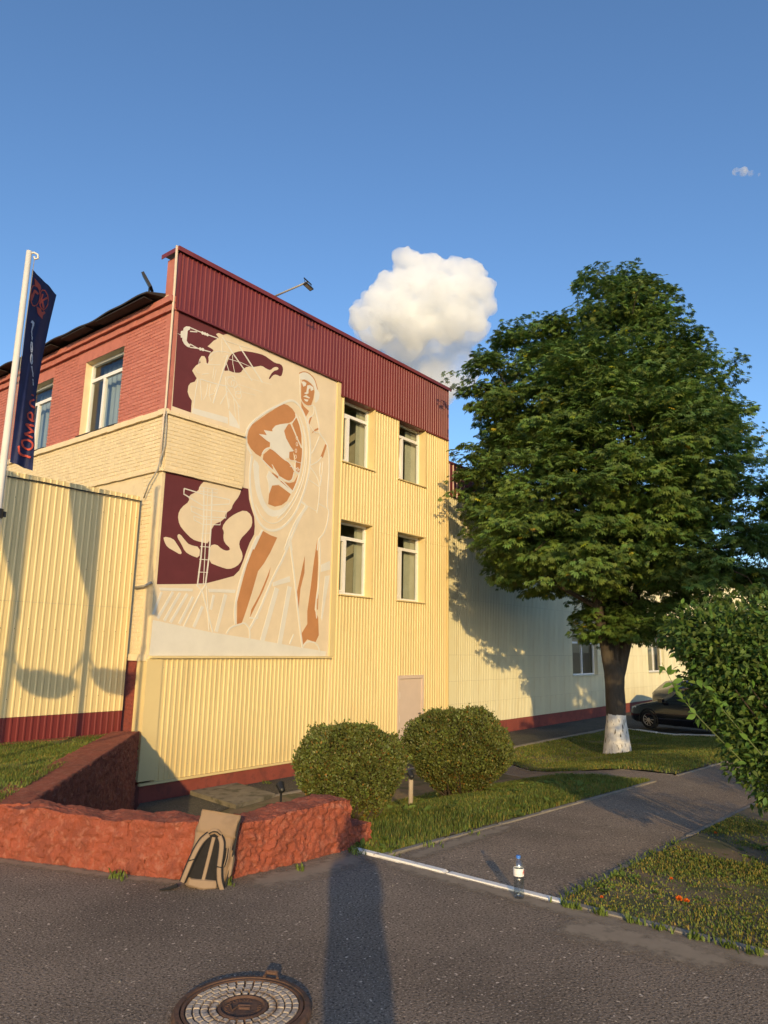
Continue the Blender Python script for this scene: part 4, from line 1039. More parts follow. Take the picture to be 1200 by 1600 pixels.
# flag surface: left edge along the pole, right edge swinging behind it
NS, NT = 24, 90
lt = [0, 1]; lpx = [(50.5, 420), (15.5, 722)]
rt = np.array([0, .13, .32, .50, .66, .82, 1.0]); rpx = np.array([(88, 460), (78, 501), (66, 558), (57, 612), (53.5, 655), (54.5, 694), (51.5, 736)], float); rdel = np.array([.62, .56, .46, .36, .26, .17, .10])
def flag_pt(s, t):
    lx, ly = lpx[0][0] + (lpx[1][0] - lpx[0][0]) * t, lpx[0][1] + (lpx[1][1] - lpx[0][1]) * t
    Lp = at_range(lx, ly, PRG)
    Rp = at_range(np.interp(t, rt, rpx[:, 0]), np.interp(t, rt, rpx[:, 1]), PRG + np.interp(t, rt, rdel))
    rip = .05 * math.sin(s * 7.5 + t * 3.0) * s * (1.2 - s) + .02 * math.sin(s * 15 + t * 6) * (s * (1 - s)) * 2
    vd = np.array([.38, .93, 0])
    p = Lp + (Rp - Lp) * s + vd * rip * 1.6 + np.array([.93, -.38, 0]) * rip * .35
    return p
FG = np.array([[flag_pt(s / NS, t / NT) for s in range(NS + 1)] for t in range(NT + 1)])
def proj(p):
    d = np.asarray(p) - C0; w = d @ fwd
    return np.stack([600 + FPX * (d @ right) / w, 800 - FPX * (d @ up) / w], -1)
pole_o = np.array([POLE[0], POLE[1], pole_z])
def make_flag():
    f0 = thing('flag', tuple(pole_o), 'navy banner with red round emblem and red letters hanging slack from the flagpole', 'flag', 'banners on the flagpoles')
    V = FG.reshape(-1, 3) - pole_o; k = NS + 1
    V2 = np.concatenate([V, V + np.array([.0015, .003, 0])])
    I, J = np.meshgrid(np.arange(NT), np.arange(NS), indexing='ij'); a = (I * k + J).ravel(); F = np.stack([a, a + 1, a + k + 1, a + k], 1)
    me = mesh_of('cloth', V, [tuple(map(int, q)) for q in F], m_flag, True); o = bpy.data.objects.new('cloth', me); link(o, f0)
    # fine grid for marks traced on the cloth
    fs, ft = np.linspace(0, 1, 61), np.linspace(0, 1, 301)
    ti = ft * NT; t0 = np.minimum(ti.astype(int), NT - 1); tf = (ti - t0)[:, None, None]
    si = fs * NS; s0 = np.minimum(si.astype(int), NS - 1); sf = (si - s0)[None, :, None]
    G = (FG[t0][:, s0] * (1 - tf) + FG[t0 + 1][:, s0] * tf) * (1 - sf) + (FG[t0][:, s0 + 1] * (1 - tf) + FG[t0 + 1][:, s0 + 1] * tf) * sf
    Gp = proj(G.reshape(-1, 3)); G3 = G.reshape(-1, 3)
    def on_flag(x, y):
        i = int(np.argmin((Gp[:, 0] - x) ** 2 + (Gp[:, 1] - y) ** 2)); p = G3[i]
        d = (C0 - p); d = d / np.linalg.norm(d); return p + d * .012
    def mark_strip(nm, pts, w, m, closed=False):
        P_ = np.array(smooth_pl(pts, 2, closed) if len(pts) > 2 else [tuple(np.array(pts[0]) * (1 - q) + np.array(pts[1]) * q) for q in np.linspace(0, 1, 6)], float)
        if closed: P_ = np.vstack([P_, P_[:1]])
        d = np.gradient(P_, axis=0); d /= np.maximum(np.linalg.norm(d, axis=1, keepdims=True), 1e-9); n_ = np.stack([-d[:, 1], d[:, 0]], 1)
        ws = np.interp(np.linspace(0, 1, len(P_)), np.linspace(0, 1, len(w)), w)[:, None] / 2 if isinstance(w, (list, tuple)) else w / 2
        A, C_ = P_ + n_ * ws, P_ - n_ * ws; v = []
        for q, r_ in zip(A, C_): v += [on_flag(*q) - pole_o, on_flag(*r_) - pole_o]
        obj(nm, v, [(2 * i, 2 * i + 2, 2 * i + 3, 2 * i + 1) for i in range(len(P_) - 1)], m, f0, local=True)
    def mark_poly(nm, pts, m):
        obj(nm, [on_flag(*q) - pole_o for q in pts], [tuple(range(len(pts)))], m, f0, local=True)
    e1 = lambda l: [(30 + x / 13.33, 400 + y / 13.33) for x, y in l]
    e2 = lambda l: [(x / 13.33, 500 + y / 13.33) for x, y in l]
    e3 = lambda l: [(x / 11.43, 610 + y / 11.43) for x, y in l]
    mark_poly('emblem_wing', e1([(312, 450), (380, 525), (442, 605), (455, 690), (432, 735), (410, 665), (325, 600)]), m_flagred)
    mark_poly('emblem_wing', e1([(362, 1050), (430, 1085), (520, 1135), (548, 1195), (500, 1228), (480, 1312), (425, 1245), (382, 1190)]), m_flagred)
    mark_strip('emblem_ring', e1([(265, 625), (340, 612), (410, 670), (440, 800), (425, 920), (370, 1030), (290, 1045), (245, 960), (240, 800)]), 1.6, m_flagred, True)
    mark_strip('emblem_ring', e1([(470, 705), (540, 715), (600, 830), (610, 960), (560, 1090), (500, 1120), (430, 1050), (425, 900), (440, 780)]), 1.6, m_flagred, True)
    mark_strip('emblem_letter', e1([(252, 920), (290, 800), (330, 705)]), 3.4, m_flagred); mark_strip('emblem_letter', e1([(318, 715), (395, 795)]), 3.6, m_flagred)
    mark_strip('emblem_letter', e1([(490, 785), (435, 1005)]), 3.0, m_flagred); mark_strip('emblem_letter', e1([(585, 870), (470, 935)]), 2.8, m_flagred); mark_strip('emblem_letter', e1([(475, 905), (510, 1085)]), 2.8, m_flagred)
    mark_strip('script_stroke', e2([(655, 25), (700, 70), (680, 150), (655, 240), (668, 330), (668, 425)]), [4, 3.6, 2, 1.2, 1.6, 1.0], m_flagwhite)
    for cy_, rx, ry in ((565, 17, 112), (812, 18, 108)):
        mark_strip('script_stroke', e2([(658 + rx * math.cos(a), cy_ + ry * math.sin(a)) for a in np.linspace(0, 2 * math.pi, 11)[:-1]]), 1.5, m_flagwhite, True)
    mark_strip('script_stroke', e2([(662, 955), (680, 1080), (692, 1190)]), [2, 1.5, 1.0], m_flagwhite); mark_strip('script_stroke', e2([(685, 1230), (692, 1360)]), 1.2, m_flagwhite)
    mark_strip('letter', e3([(548, 1197), (460, 1172), (375, 1150), (335, 1105), (335, 990)]), 3.2, m_flagred)
    mark_strip('letter', e3([(400, 890), (490, 880), (580, 930), (585, 1020), (520, 1065), (430, 1030), (390, 960)]), 3.0, m_flagred, True)
    for l in ([(585, 848), (435, 770)], [(435, 772), (600, 735)], [(598, 738), (455, 600)], [(455, 602), (625, 638)]): mark_strip('letter', e3(l), 3.0, m_flagred)
    mark_strip('letter', e3([(632, 550), (575, 545), (505, 500), (488, 430), (540, 382), (585, 430), (575, 540)]), 2.9, m_flagred)
    mark_strip('letter', e3([(620, 308), (548, 268), (530, 225), (545, 180), (612, 168)]), 3.0, m_flagred)
    mark_strip('letter', e3([(560, 70), (605, 98)]), 2.4, m_flagred)
    return f0
def copy_tree(o, parent=None):
    c = o.copy(); col.objects.link(c)
    if parent is not None: c.parent = parent
    for ch in list(o.children): copy_tree(ch, c)
    return c
flag0 = make_flag()
for i in (1, 2):
    f = copy_tree(flag0); f.location = (POLE[0] - SP * i, POLE[1], pole_z); f.rotation_euler = (0, 0, R(40 if i == 1 else 36)); f['label'] = ('navy banner blown out from the pole between the two flower bowls', 'navy banner blown out from the end pole of the flower bowl row')[i - 1]; f['group'] = 'banners on the flagpoles'
m_terra = mat('bowl_brown', (.16, .07, .04), .8); m_planty = mat('petunia_green', (.06, .11, .03), .6, trans=.2)
leafq = np.array([[0, 0, 0], [.32, .45, .06], [0, 1, -.05], [-.32, .45, .06]]); leafqf = np.array([[0, 1, 2], [0, 2, 3]])
def planter(x, lb):
    p = thing('hanging_planter', (x, POLE[1], 2.45), lb, 'planter', 'bowls strung between the flagpoles')
    b = B(); b.lathe([(0, -.10), (.18, -.08), (.30, .02), (.35, .14), (.33, .14), (.27, .03), (0, -.04)], n=20); b.build('bowl', m_terra, p, smooth=True, local=True)
    n = 900; th = rng.uniform(0, 6.28, n); rr = .36 * np.sqrt(rng.uniform(0, 1, n)); pos = np.stack([rr * np.cos(th), rr * np.sin(th), .13 + rng.uniform(0, .10, n)], 1)
    X, Y, Z = frames(rng.normal(size=(n, 3)) + [0, 0, .4], rng.uniform(0, 6.28, n)); V, F, _ = scatter(leafq, leafqf, pos, X, Y, Z, rng.uniform(.05, .09, n))
    o = np_mesh('foliage', V, F, m_planty); o.parent = p; tag(o, kind='stuff')
    for sx in (-1, 1):
        b = B(); b.tube([(sx * .34, 0, .12), (sx * (SP / 2 - .02), 0, .62)], .022, 5); b.build('chain', m_black, p, local=True)
    return p
planter(POLE[0] - SP * .5, 'flower bowl chained to the pole of the slack lettered banner'); planter(POLE[0] - SP * 1.5, 'flower bowl chained to the end pole of the row')

# ================================================================== FOLIAGE
def leaf_palm():
    v = []; f = []
    for a, L in ((-112, .62), (-72, .82), (-35, .95), (0, 1.0), (35, .95), (72, .82), (112, .62)):
        a = R(a); dx, dy = math.sin(a), math.cos(a); px, py = dy, -dx; k = len(v); w = .15 * L + .02
        v += [(0, 0, 0), (dx * L * .62 + px * w, dy * L * .62 + py * w, -.03 * L), (dx * L, dy * L, -.24 * L), (dx * L * .62 - px * w, dy * L * .62 - py * w, -.03 * L)]
        f += [(k, k + 1, k + 2), (k, k + 2, k + 3)]
    return np.array(v, float), np.array(f)
PALM_V, PALM_F = leaf_palm()
m_leaf = mat('chestnut_leaf', (.128, .212, .054), .5, .12, 2.0, vcol=True, trans=.36, spec=.35)
def bark_mat():
    m, t, out = nt('bark_whitewash'); N = t.nodes.new; K = t.links.new
    p = N('ShaderNodeBsdfPrincipled'); p.inputs['Roughness'].default_value = .9
    tc = N('ShaderNodeTexCoord'); sx = N('ShaderNodeSeparateXYZ'); K(tc.outputs['Object'], sx.inputs[0])
    mp = N('ShaderNodeMapping'); mp.inputs['Scale'].default_value = (14, 14, 3); K(tc.outputs['Object'], mp.inputs[0])
    n = N('ShaderNodeTexNoise'); n.inputs['Scale'].default_value = 1.6; n.inputs['Detail'].default_value = 8; K(mp.outputs[0], n.inputs['Vector'])
    n2 = N('ShaderNodeTexNoise'); n2.inputs['Scale'].default_value = 7; n2.inputs['Detail'].default_value = 4; K(tc.outputs['Object'], n2.inputs['Vector'])
    bc = N('ShaderNodeMix'); bc.data_type = 'RGBA'; bc.inputs[6].default_value = (.030, .024, .018, 1); bc.inputs[7].default_value = (.095, .075, .055, 1); K(n.outputs[0], bc.inputs[0])
    ad = N('ShaderNodeMath'); ad.operation = 'MULTIPLY_ADD'; ad.inputs[1].default_value = .16; K(n2.outputs[0], ad.inputs[0]); K(sx.outputs[2], ad.inputs[2])
    lt_ = N('ShaderNodeMapRange'); lt_.inputs[1].default_value = WASH_Z + .08; lt_.inputs[2].default_value = WASH_Z + .06; K(ad.outputs[0], lt_.inputs[0])
    ch = N('ShaderNodeMapRange'); ch.inputs[1].default_value = .66; ch.inputs[2].default_value = .60; K(n.outputs[0], ch.inputs[0])
    mu = N('ShaderNodeMath'); mu.operation = 'MULTIPLY'; K(lt_.outputs[0], mu.inputs[0]); K(ch.outputs[0], mu.inputs[1])
    mx = N('ShaderNodeMix'); mx.data_type = 'RGBA'; K(mu.outputs[0], mx.inputs[0]); K(bc.outputs[2], mx.inputs[6]); mx.inputs[7].default_value = (.74, .71, .66, 1)
    K(mx.outputs[2], p.inputs['Base Color'])
    b = N('ShaderNodeBump'); b.inputs['Distance'].default_value = .03; K(n.outputs[0], b.inputs['Height']); K(b.outputs[0], p.inputs['Normal'])
    K(p.outputs[0], out.inputs[0]); return m
TB = np.array([19.2, 7.36]); TBZ = float(gz(*TB)) + .02; WASH_Z = TBZ + 1.0
m_bark = bark_mat()
m_twig = mat('twig', (.07, .05, .035), .9, .2, 8)
def bumpy_tube(pts, rs, n=20, amp=.06, seed=0):
    """organic tube, denser along the way"""
    pts = np.array(pts, float); s = np.linspace(0, 1, len(pts)); q = np.linspace(0, 1, max(6, 6 * len(pts)))
    Pp = np.stack([np.interp(q, s, pts[:, i]) for i in range(3)], 1); Rr = np.interp(q, s, rs)
    for _ in range(3): Pp[1:-1] = (Pp[:-2] + 2 * Pp[1:-1] + Pp[2:]) / 4
    b = B(); b.tube([tuple(p) for p in Pp], [float(r) for r in Rr], n)
    V = np.array(b.v); nn = len(Pp); C_ = np.repeat(Pp, n, 0); d = V - C_; k = 1 + amp * 2 * fbm(V * np.array([5, 5, 1.6]) + seed, 3)
    b.v = [tuple(p) for p in (C_ + d * k[:, None])]
    return b
def chestnut(base, bz, lobes, label, seed, nclump, fork=1.75, group=None, K=1.0):
    """lobes: (centre xyz, radii rx (across), ry (deep), rz)"""
    r = np.random.default_rng(seed)
    t = thing('chestnut_tree', (base[0], base[1], bz), label, 'tree', group)
    hx, hy = math.cos(YAW), math.sin(YAW); ra = np.array([hy, -hx, 0]); fa = np.array([hx, hy, 0])
    b = bumpy_tube([(base[0], base[1], bz - .2), (base[0], base[1], bz + .15), (base[0], base[1], bz + .8), (base[0], base[1], bz + fork), (base[0] + .02, base[1], bz + fork + .25)], [.34 * K, .29 * K, .215 * K, .21 * K, .13 * K], 26, .08, seed)
    b.build('trunk', m_bark, t, smooth=True)
    fk = np.array([base[0], base[1], bz + fork])
    ends = []
    for k, (o, h) in enumerate(((-.55 * K, 3.6 * K), (.25 * K, 4.6 * K), (.7 * K, 3.4 * K), (-.1 * K, 4.0 * K))):
        e = fk + ra * o * 1.2 + fa * (.5 if k % 2 else -.45) + np.array([0, 0, h]); m1 = fk + (e - fk) * .35 + ra * o * .18
        st = fk - np.array([0, 0, .35]) + ra * .09 * np.sign(o)
        b = bumpy_tube([st, m1, e], [.115 * K, .105 * K, .06 * K], 14, .07, seed + k); b.build('limb', m_bark, t, smooth=True); ends.append((m1, e))
    for k, (c, rx, ry, rz) in enumerate(lobes):
        m1, e = ends[k % len(ends)]; st = m1 + (e - m1) * r.uniform(.0, 1.0); mid = (st + np.array(c)) / 2 - np.array([0, 0, .15])
        b = bumpy_tube([st, mid, np.array(c) + [0, 0, rz * .3]], [.075, .05, .018], 8, .05, k); b.build('branch', m_bark, t, smooth=True)
    # leaf clumps through the lobes, denser to the outside
    vol = np.array([l[1] * l[2] + l[1] * l[3] + l[2] * l[3] for l in lobes]); cnt = r.multinomial(nclump, vol / vol.sum())
    CP = []; CD = []
    for (c, rx, ry, rz), n in zip(lobes, cnt):
        d = unit(r.normal(size=(n, 3))); q = r.uniform(.45, 1.0, n) ** .5 * 1.03
        q = q * (1 + .30 * fbm(d * 2.3 + np.array(c), 3))
        off = d * np.array([rx, ry, rz]) * q[:, None]
        w = np.array(c) + off[:, 0:1] * ra + off[:, 1:2] * fa + off[:, 2:3] * np.array([0, 0, 1.0])
        CP.append(w); CD.append(unit(d[:, 0:1] * ra + d[:, 1:2] * fa + d[:, 2:3] * np.array([0, 0, 1.0])))
    CP = np.concatenate(CP); CD = np.concatenate(CD)
    lo = bz + fork + .5 * np.abs((CP - fk) @ ra) * .2
    gap = fbm(CP * .62 + seed, 3) > -.17
    keep = (CP[:, 2] > lo) & (gap | (r.uniform(0, 1, len(CP)) < .25)); CP, CD = CP[keep], CD[keep]
    nl = 38; n = len(CP) * nl
    cp = np.repeat(CP, nl, 0); cdv = np.repeat(CD, nl, 0)
    th = r.uniform(0, 2 * math.pi, n); rad = .42 * K ** .5 * np.repeat(r.uniform(.7, 1.25, len(CP)), nl) * np.sqrt(r.uniform(0, 1, n))
    outv = np.stack([np.cos(th), np.sin(th), np.zeros(n)], 1)
    pos = cp + outv * rad[:, None] + np.array([0, 0, 1]) * (.10 - .55 * rad ** 1.6 + r.normal(0, .05, n))[:, None]
    d = outv * r.uniform(.5, 1.0, n)[:, None] + cdv * .5 + np.array([0, 0, -.45]) + r.normal(0, .22, (n, 3))
    X, Y, Z = frames(d, r.normal(0, .45, n))
    ct = np.repeat(r.uniform(.72, 1.25, len(CP)), nl); g = r.uniform(.8, 1.2, n) * ct
    tint = np.stack([g * r.uniform(.85, 1.25, n), g, g * r.uniform(.7, 1.1, n)], 1)
    yel = r.uniform(0, 1, n) < .007; tint[yel] = np.stack([r.uniform(2.4, 4.0, yel.sum()), r.uniform(1.4, 2.2, yel.sum()), r.uniform(.4, 1, yel.sum())], 1)
    V, F, T = scatter(PALM_V, PALM_F, pos, X, Y, Z, r.uniform(.078, .125, n) * np.repeat(r.uniform(.75, 1.25, len(CP)), nl) * K, tint)
    o = np_mesh('crown', V, F, m_leaf, t, T); tag(o, kind='stuff')
    # bare twigs showing between the leaves
    b = B()
    for k in range(170):
        i = r.integers(len(CP)); p = CP[i]; q = p - CD[i] * r.uniform(.5, 1.1) + np.array([0, 0, -.25]); b.tube([tuple(q), tuple((p + q) / 2 + r.normal(0, .08, 3)), tuple(p)], [.014, .010, .005], 4)
    tag(b.build('twigs', m_twig, t), kind='stuff')
    return t
TRG = math.hypot(*TB)
def lobe_px(x, y, rx, ry, dep=0.0, rd=None):
    dep *= 1.2; p = at_range(x, y, TRG + dep); k = (TRG + dep) * 1.01 / FPX * (1 if y > 700 else 1.03)
    return (p, rx * k, (rd if rd else rx) * k, ry * k)
lob = [lobe_px(930, 740, 175, 200, 0, 200), lobe_px(962, 540, 105, 95), lobe_px(960, 468, 62, 50), lobe_px(1010, 480, 50, 40), lobe_px(835, 620, 105, 95, -.2), lobe_px(778, 598, 62, 62, -.6, 50), lobe_px(838, 545, 52, 48, .4),
       lobe_px(795, 740, 80, 110, -1.0, 60), lobe_px(790, 850, 68, 58, -.9, 50), lobe_px(842, 522, 46, 40, 0, 40), lobe_px(1065, 610, 80, 80, -.1), lobe_px(1100, 700, 72, 80, .3), lobe_px(1150, 800, 80, 70, -.3), lobe_px(1125, 880, 100, 60, -1.2), lobe_px(1205, 870, 70, 55, .4),
       lobe_px(925, 872, 120, 55, -.5, 80), lobe_px(835, 895, 70, 42, 1.0, 60), lobe_px(1005, 940, 75, 42, .4, 60), lobe_px(950, 975, 50, 30, .9, 40), lobe_px(965, 985, 40, 30, -.3, 40), lobe_px(1010, 980, 60, 34, -.2, 45), lobe_px(1000, 870, 120, 90, 1.6), lobe_px(900, 800, 150, 120, -2.0), lobe_px(1000, 700, 130, 120, -1.8), lobe_px(930, 650, 130, 120, -1.4), lobe_px(860, 760, 130, 120, 2.0)]
chestnut(TB, TBZ, lob, 'broad leafy chestnut tree with whitewashed trunk base standing in the lawn', 5, 2900, fork=2.15, K=1.2)
# a second tree of the row, beyond the right edge of the view, shading hall, car and far lawn
T2 = np.array([11.4, -2.9]); T2Z = -.42
lob2 = [(np.array([T2[0], T2[1], T2Z + z]) + np.array([dx, dy, 0]), a, a, c) for dx, dy, z, a, c in ((0, 0, 5.2, 2.6, 2.6), (.3, -.2, 8.2, 1.9, 1.9), (-1.6, .8, 4.2, 1.7, 1.4), (1.8, -.8, 4.4, 1.9, 1.6), (.8, 1.8, 4.0, 1.7, 1.3), (-.6, -1.9, 4.4, 1.8, 1.5))]
chestnut(T2, T2Z, lob2, 'leafy chestnut tree standing in the bare lawn beside the tall shrubs', 9, 900)

# trimmed round bushes ------------------------------------------------
m_boxleaf = mat('box_leaf', (.105, .130, .036), .5, .1, 4, vcol=True, trans=.15, spec=.35)
def trimmed_bush(p, h, rad, label, seed, n, leaf=.03, waist=.55):
    r = np.random.default_rng(seed); z0 = float(gz(*p))
    t = thing('trimmed_bush', (p[0], p[1], z0), label, 'bush', 'clipped round bushes')
    dv = unit(r.normal(size=(n, 3))); dv[:, 2] = np.where(dv[:, 2] < -.85, -dv[:, 2], dv[:, 2]); dv = unit(dv)
    hr = np.hypot(dv[:, 0], dv[:, 1]); pw = 2.35
    sc_p = (np.abs(hr) ** pw + np.abs(dv[:, 2]) ** pw) ** (-1 / pw)
    lump_ = 1 + .20 * fbm(dv * 2.2 + seed, 3) + .07 * vnoise(dv * 8 + seed) + .16 * np.clip(vnoise(dv * 23 + seed) - .40, 0, 1)
    q = (1 - np.abs(r.normal(0, .10, n))) * sc_p * lump_
    zz = dv[:, 2] * q; u = np.clip(.56 + zz * .45, .02, 1.1); th = np.arctan2(dv[:, 1], dv[:, 0])
    rr = rad * hr * q * np.where(zz < 0, 1 - (1 - waist) * sm(0, -1.0, zz), 1)
    pos = np.stack([p[0] + rr * np.cos(th), p[1] + rr * np.sin(th), z0 + h * np.where(zz > 0, .56 + .44 * zz, .56 + .54 * zz)], 1)
    nrm = np.stack([np.cos(th), np.sin(th), (u - .45) * 1.8], 1)
    d = unit(nrm) * .6 + np.array([0, 0, .55]) + r.normal(0, .5, (n, 3))
    X, Y, Z = frames(d, r.uniform(0, 6.28, n))
    g = r.uniform(.6, 1.3, n) * (1 + .35 * fbm(pos * 6 + seed, 2)); tint = np.stack([g * r.uniform(.9, 1.25, n), g, g * r.uniform(.6, 1.1, n)], 1)
    br = r.uniform(0, 1, n) < (.05 + .10 * (u < .4)); tint[br] = tint[br] * np.array([1.7, .85, .7])
    V, F, T = scatter(leafq, leafqf, pos, X, Y, Z, r.uniform(.7, 1.3, n) * leaf, tint)
    tag(np_mesh('leaves', V, F, m_boxleaf, t, T), kind='stuff')
    b = B(); oi = r.choice(np.nonzero((q > np.quantile(q, .55)) & (dv[:, 2] > -.35))[0], 170); SV, SF, ST_ = [], [], []; so = 0
    for i in oi:
        e = pos[i]; nd = unit(nrm[i] + np.array([0, 0, .7]) + r.normal(0, .35, 3)); L_ = r.uniform(.03, .10); b.tube([tuple(e - nd * .05), tuple(e + nd * L_)], [.002, .001], 3)
        kk = 7; sp_ = e + nd * (r.uniform(0, 1, kk) * L_)[:, None]; X, Y, Z = frames(nd * .8 + r.normal(0, .6, (kk, 3)), r.uniform(0, 6.28, kk)); v_, f_, t_ = scatter(leafq, leafqf, sp_, X, Y, Z, r.uniform(.8, 1.2, kk) * leaf, np.tile(r.uniform(.9, 1.4) * np.array([1.05, 1.1, .7]), (kk, 1))); SV.append(v_); SF.append(f_ + so); ST_.append(t_); so += len(v_)
    tag(np_mesh('sprigs', np.concatenate(SV), np.concatenate(SF), m_boxleaf, t, np.concatenate(ST_)), kind='stuff')
    for k in range(190):
        i = r.integers(n); e = pos[i]; a = r.uniform(0, 6.28); s = np.array([p[0] + .16 * math.cos(a), p[1] + .16 * math.sin(a), z0 - .03])
        m1 = s + (e - s) * .5 + np.array([(e - s)[0] * .08, (e - s)[1] * .08, -.02]); b.tube([tuple(s), tuple(m1), tuple(s + (e - s) * .96)], [.011, .007, .003], 4)
    tag(b.build('stems', m_twig, t), kind='stuff')
    return t
trimmed_bush((6.12, 5.33), 1.03, .59, 'clipped olive green bush right behind the end of the red wall', 21, 42000)
trimmed_bush((9.35, 6.02), 1.26, .78, 'clipped dark green bush with bare brown foot in front of the pale door', 22, 60000, leaf=.034, waist=.62)

# tall loose shrub by the path ------------------------------------------
m_shrub = mat('shrub_leaf', (.095, .170, .042), .6, .1, 3, vcol=True, trans=.30, spec=.3)
ovv = np.array([[0, 0, 0], [.20, .28, .05], [.23, .55, .04], [0, 1, -.10], [-.23, .55, .04], [-.20, .28, .05], [0, .5, -.02]]); ovf = np.array([[0, 1, 6], [1, 2, 6], [2, 3, 6], [3, 4, 6], [4, 5, 6], [5, 0, 6]])
def shrub(c, base, rad, hz, label, seed, n, shoots=(), group=None, lobes=()):
    r = np.random.default_rng(seed)
    t = thing('leafy_shrub', tuple(base), label, 'shrub', group)
    b = B(); stems = []
    for k in range(46):
        d = unit(r.normal(size=3)); d[2] = abs(d[2]) * .9 - .15
        e = np.array(c) + d * np.array([rad, rad, hz]) * r.uniform(.75, 1.0); s = np.array(base) + np.array([r.normal(0, .12), r.normal(0, .12), 0])
        m1 = s + (e - s) * .55 + np.array([0, 0, .25]); b.tube([tuple(s), tuple(m1), tuple(e)], [.014, .010, .004], 5); stems.append((s, m1, e))
    tag(b.build('stems', m_twig, t), kind='stuff')
    th = unit(r.normal(size=(n, 3))); q = r.uniform(.10, 1, n) ** .45 * (1 + .26 * fbm(th * 2.6 + seed, 3))
    lb_ = [(np.array(c), rad, hz)] + [(np.array(a_), b_, c_) for a_, b_, c_ in lobes]; wts = np.array([l[1] ** 2 * l[2] for l in lb_]) ** .8; li = r.choice(len(lb_), n, p=wts / wts.sum())
    pos = np.array([lb_[i][0] for i in li]) + th * np.array([(lb_[i][1], lb_[i][1], lb_[i][2]) for i in li]) * q[:, None]
    lowcut = pos[:, 2] < base[2] + .12; pos = pos[~lowcut]; th = th[~lowcut]; m_ = len(pos)
    d = th * .7 + np.array([0, 0, -.05]) + r.normal(0, .5, (m_, 3)); X, Y, Z = frames(d, r.normal(0, .8, m_))
    sc = r.uniform(.036, .080, m_); g = r.uniform(.6, 1.35, m_); tint = np.stack([g * r.uniform(.8, 1.35, m_), g, g * r.uniform(.6, 1.1, m_)], 1)
    V, F, T = scatter(ovv, ovf, pos, X, Y, Z, sc, tint); Vs, Fs, Ts = [V], [F], [T]; off = len(V)
    sb = B()
    for l in shoots:
        P_ = np.array(smooth_pl([tuple(p) for p in l], 2, False) if False else l, float); q = np.linspace(0, 1, 24); s = np.linspace(0, 1, len(P_)); S = np.stack([np.interp(q, s, P_[:, i]) for i in range(3)], 1)
        sb.tube([tuple(p) for p in S], [float(x) for x in np.linspace(.005, .002, len(S))], 5)
        k = 22; i = r.integers(3, len(S), k); pp = S[i]; dd = (S[np.minimum(i + 1, 23)] - S[i - 1]) * 4 + r.normal(0, .5, (k, 3)); X, Y, Z = frames(dd, r.normal(0, .8, k))
        V2, F2, T2_ = scatter(ovv, ovf, pp, X, Y, Z, r.uniform(.06, .10, k), np.tile([1.25, 1.3, .8], (k, 1))); Vs.append(V2); Fs.append(F2 + off); Ts.append(T2_); off += len(V2)
    if shoots: sb.build('shoots', mat('green_shoot', (.10, .13, .035), .6), t)
    tag(np_mesh('leaves', np.concatenate(Vs), np.concatenate(Fs), m_shrub, t, np.concatenate(Ts)), kind='stuff')
    return t
sc_ = at_range(1240, 1062, 6.9); bz_ = float(gz(sc_[0], sc_[1])) + .03
SH = [[at_range(1165, 1195, 6.3), at_range(1100, 1130, 6.2), at_range(1060, 1085, 6.2), at_range(1034, 1035, 6.25)], [at_range(1190, 1180, 6.2), at_range(1130, 1110, 6.1), at_range(1090, 1060, 6.1)]]
shrub(sc_, (sc_[0] + .1, sc_[1] - .15, bz_), .86, .72, 'tall loose shrub with long pale shoots hanging over the path edge', 31, 26000, SH, lobes=[(at_range(1098, 990, 6.8), .34, .26), (at_range(1140, 1010, 6.6), .40, .34), (at_range(1215, 1165, 6.6), .42, .50), (at_range(1130, 1075, 6.9), .26, .28)])
shrub((10.2, .35, 1.5), (10.2, .3, -.2), 1.1, 1.75, 'tall loose rounded shrub growing farther along the path edge', 33, 6500)
shrub((6.1, -.7, .55), (6.1, -.7, .0), .7, .75, 'low loose shrub growing in the bare patchy lawn by the road kerb', 34, 2500)

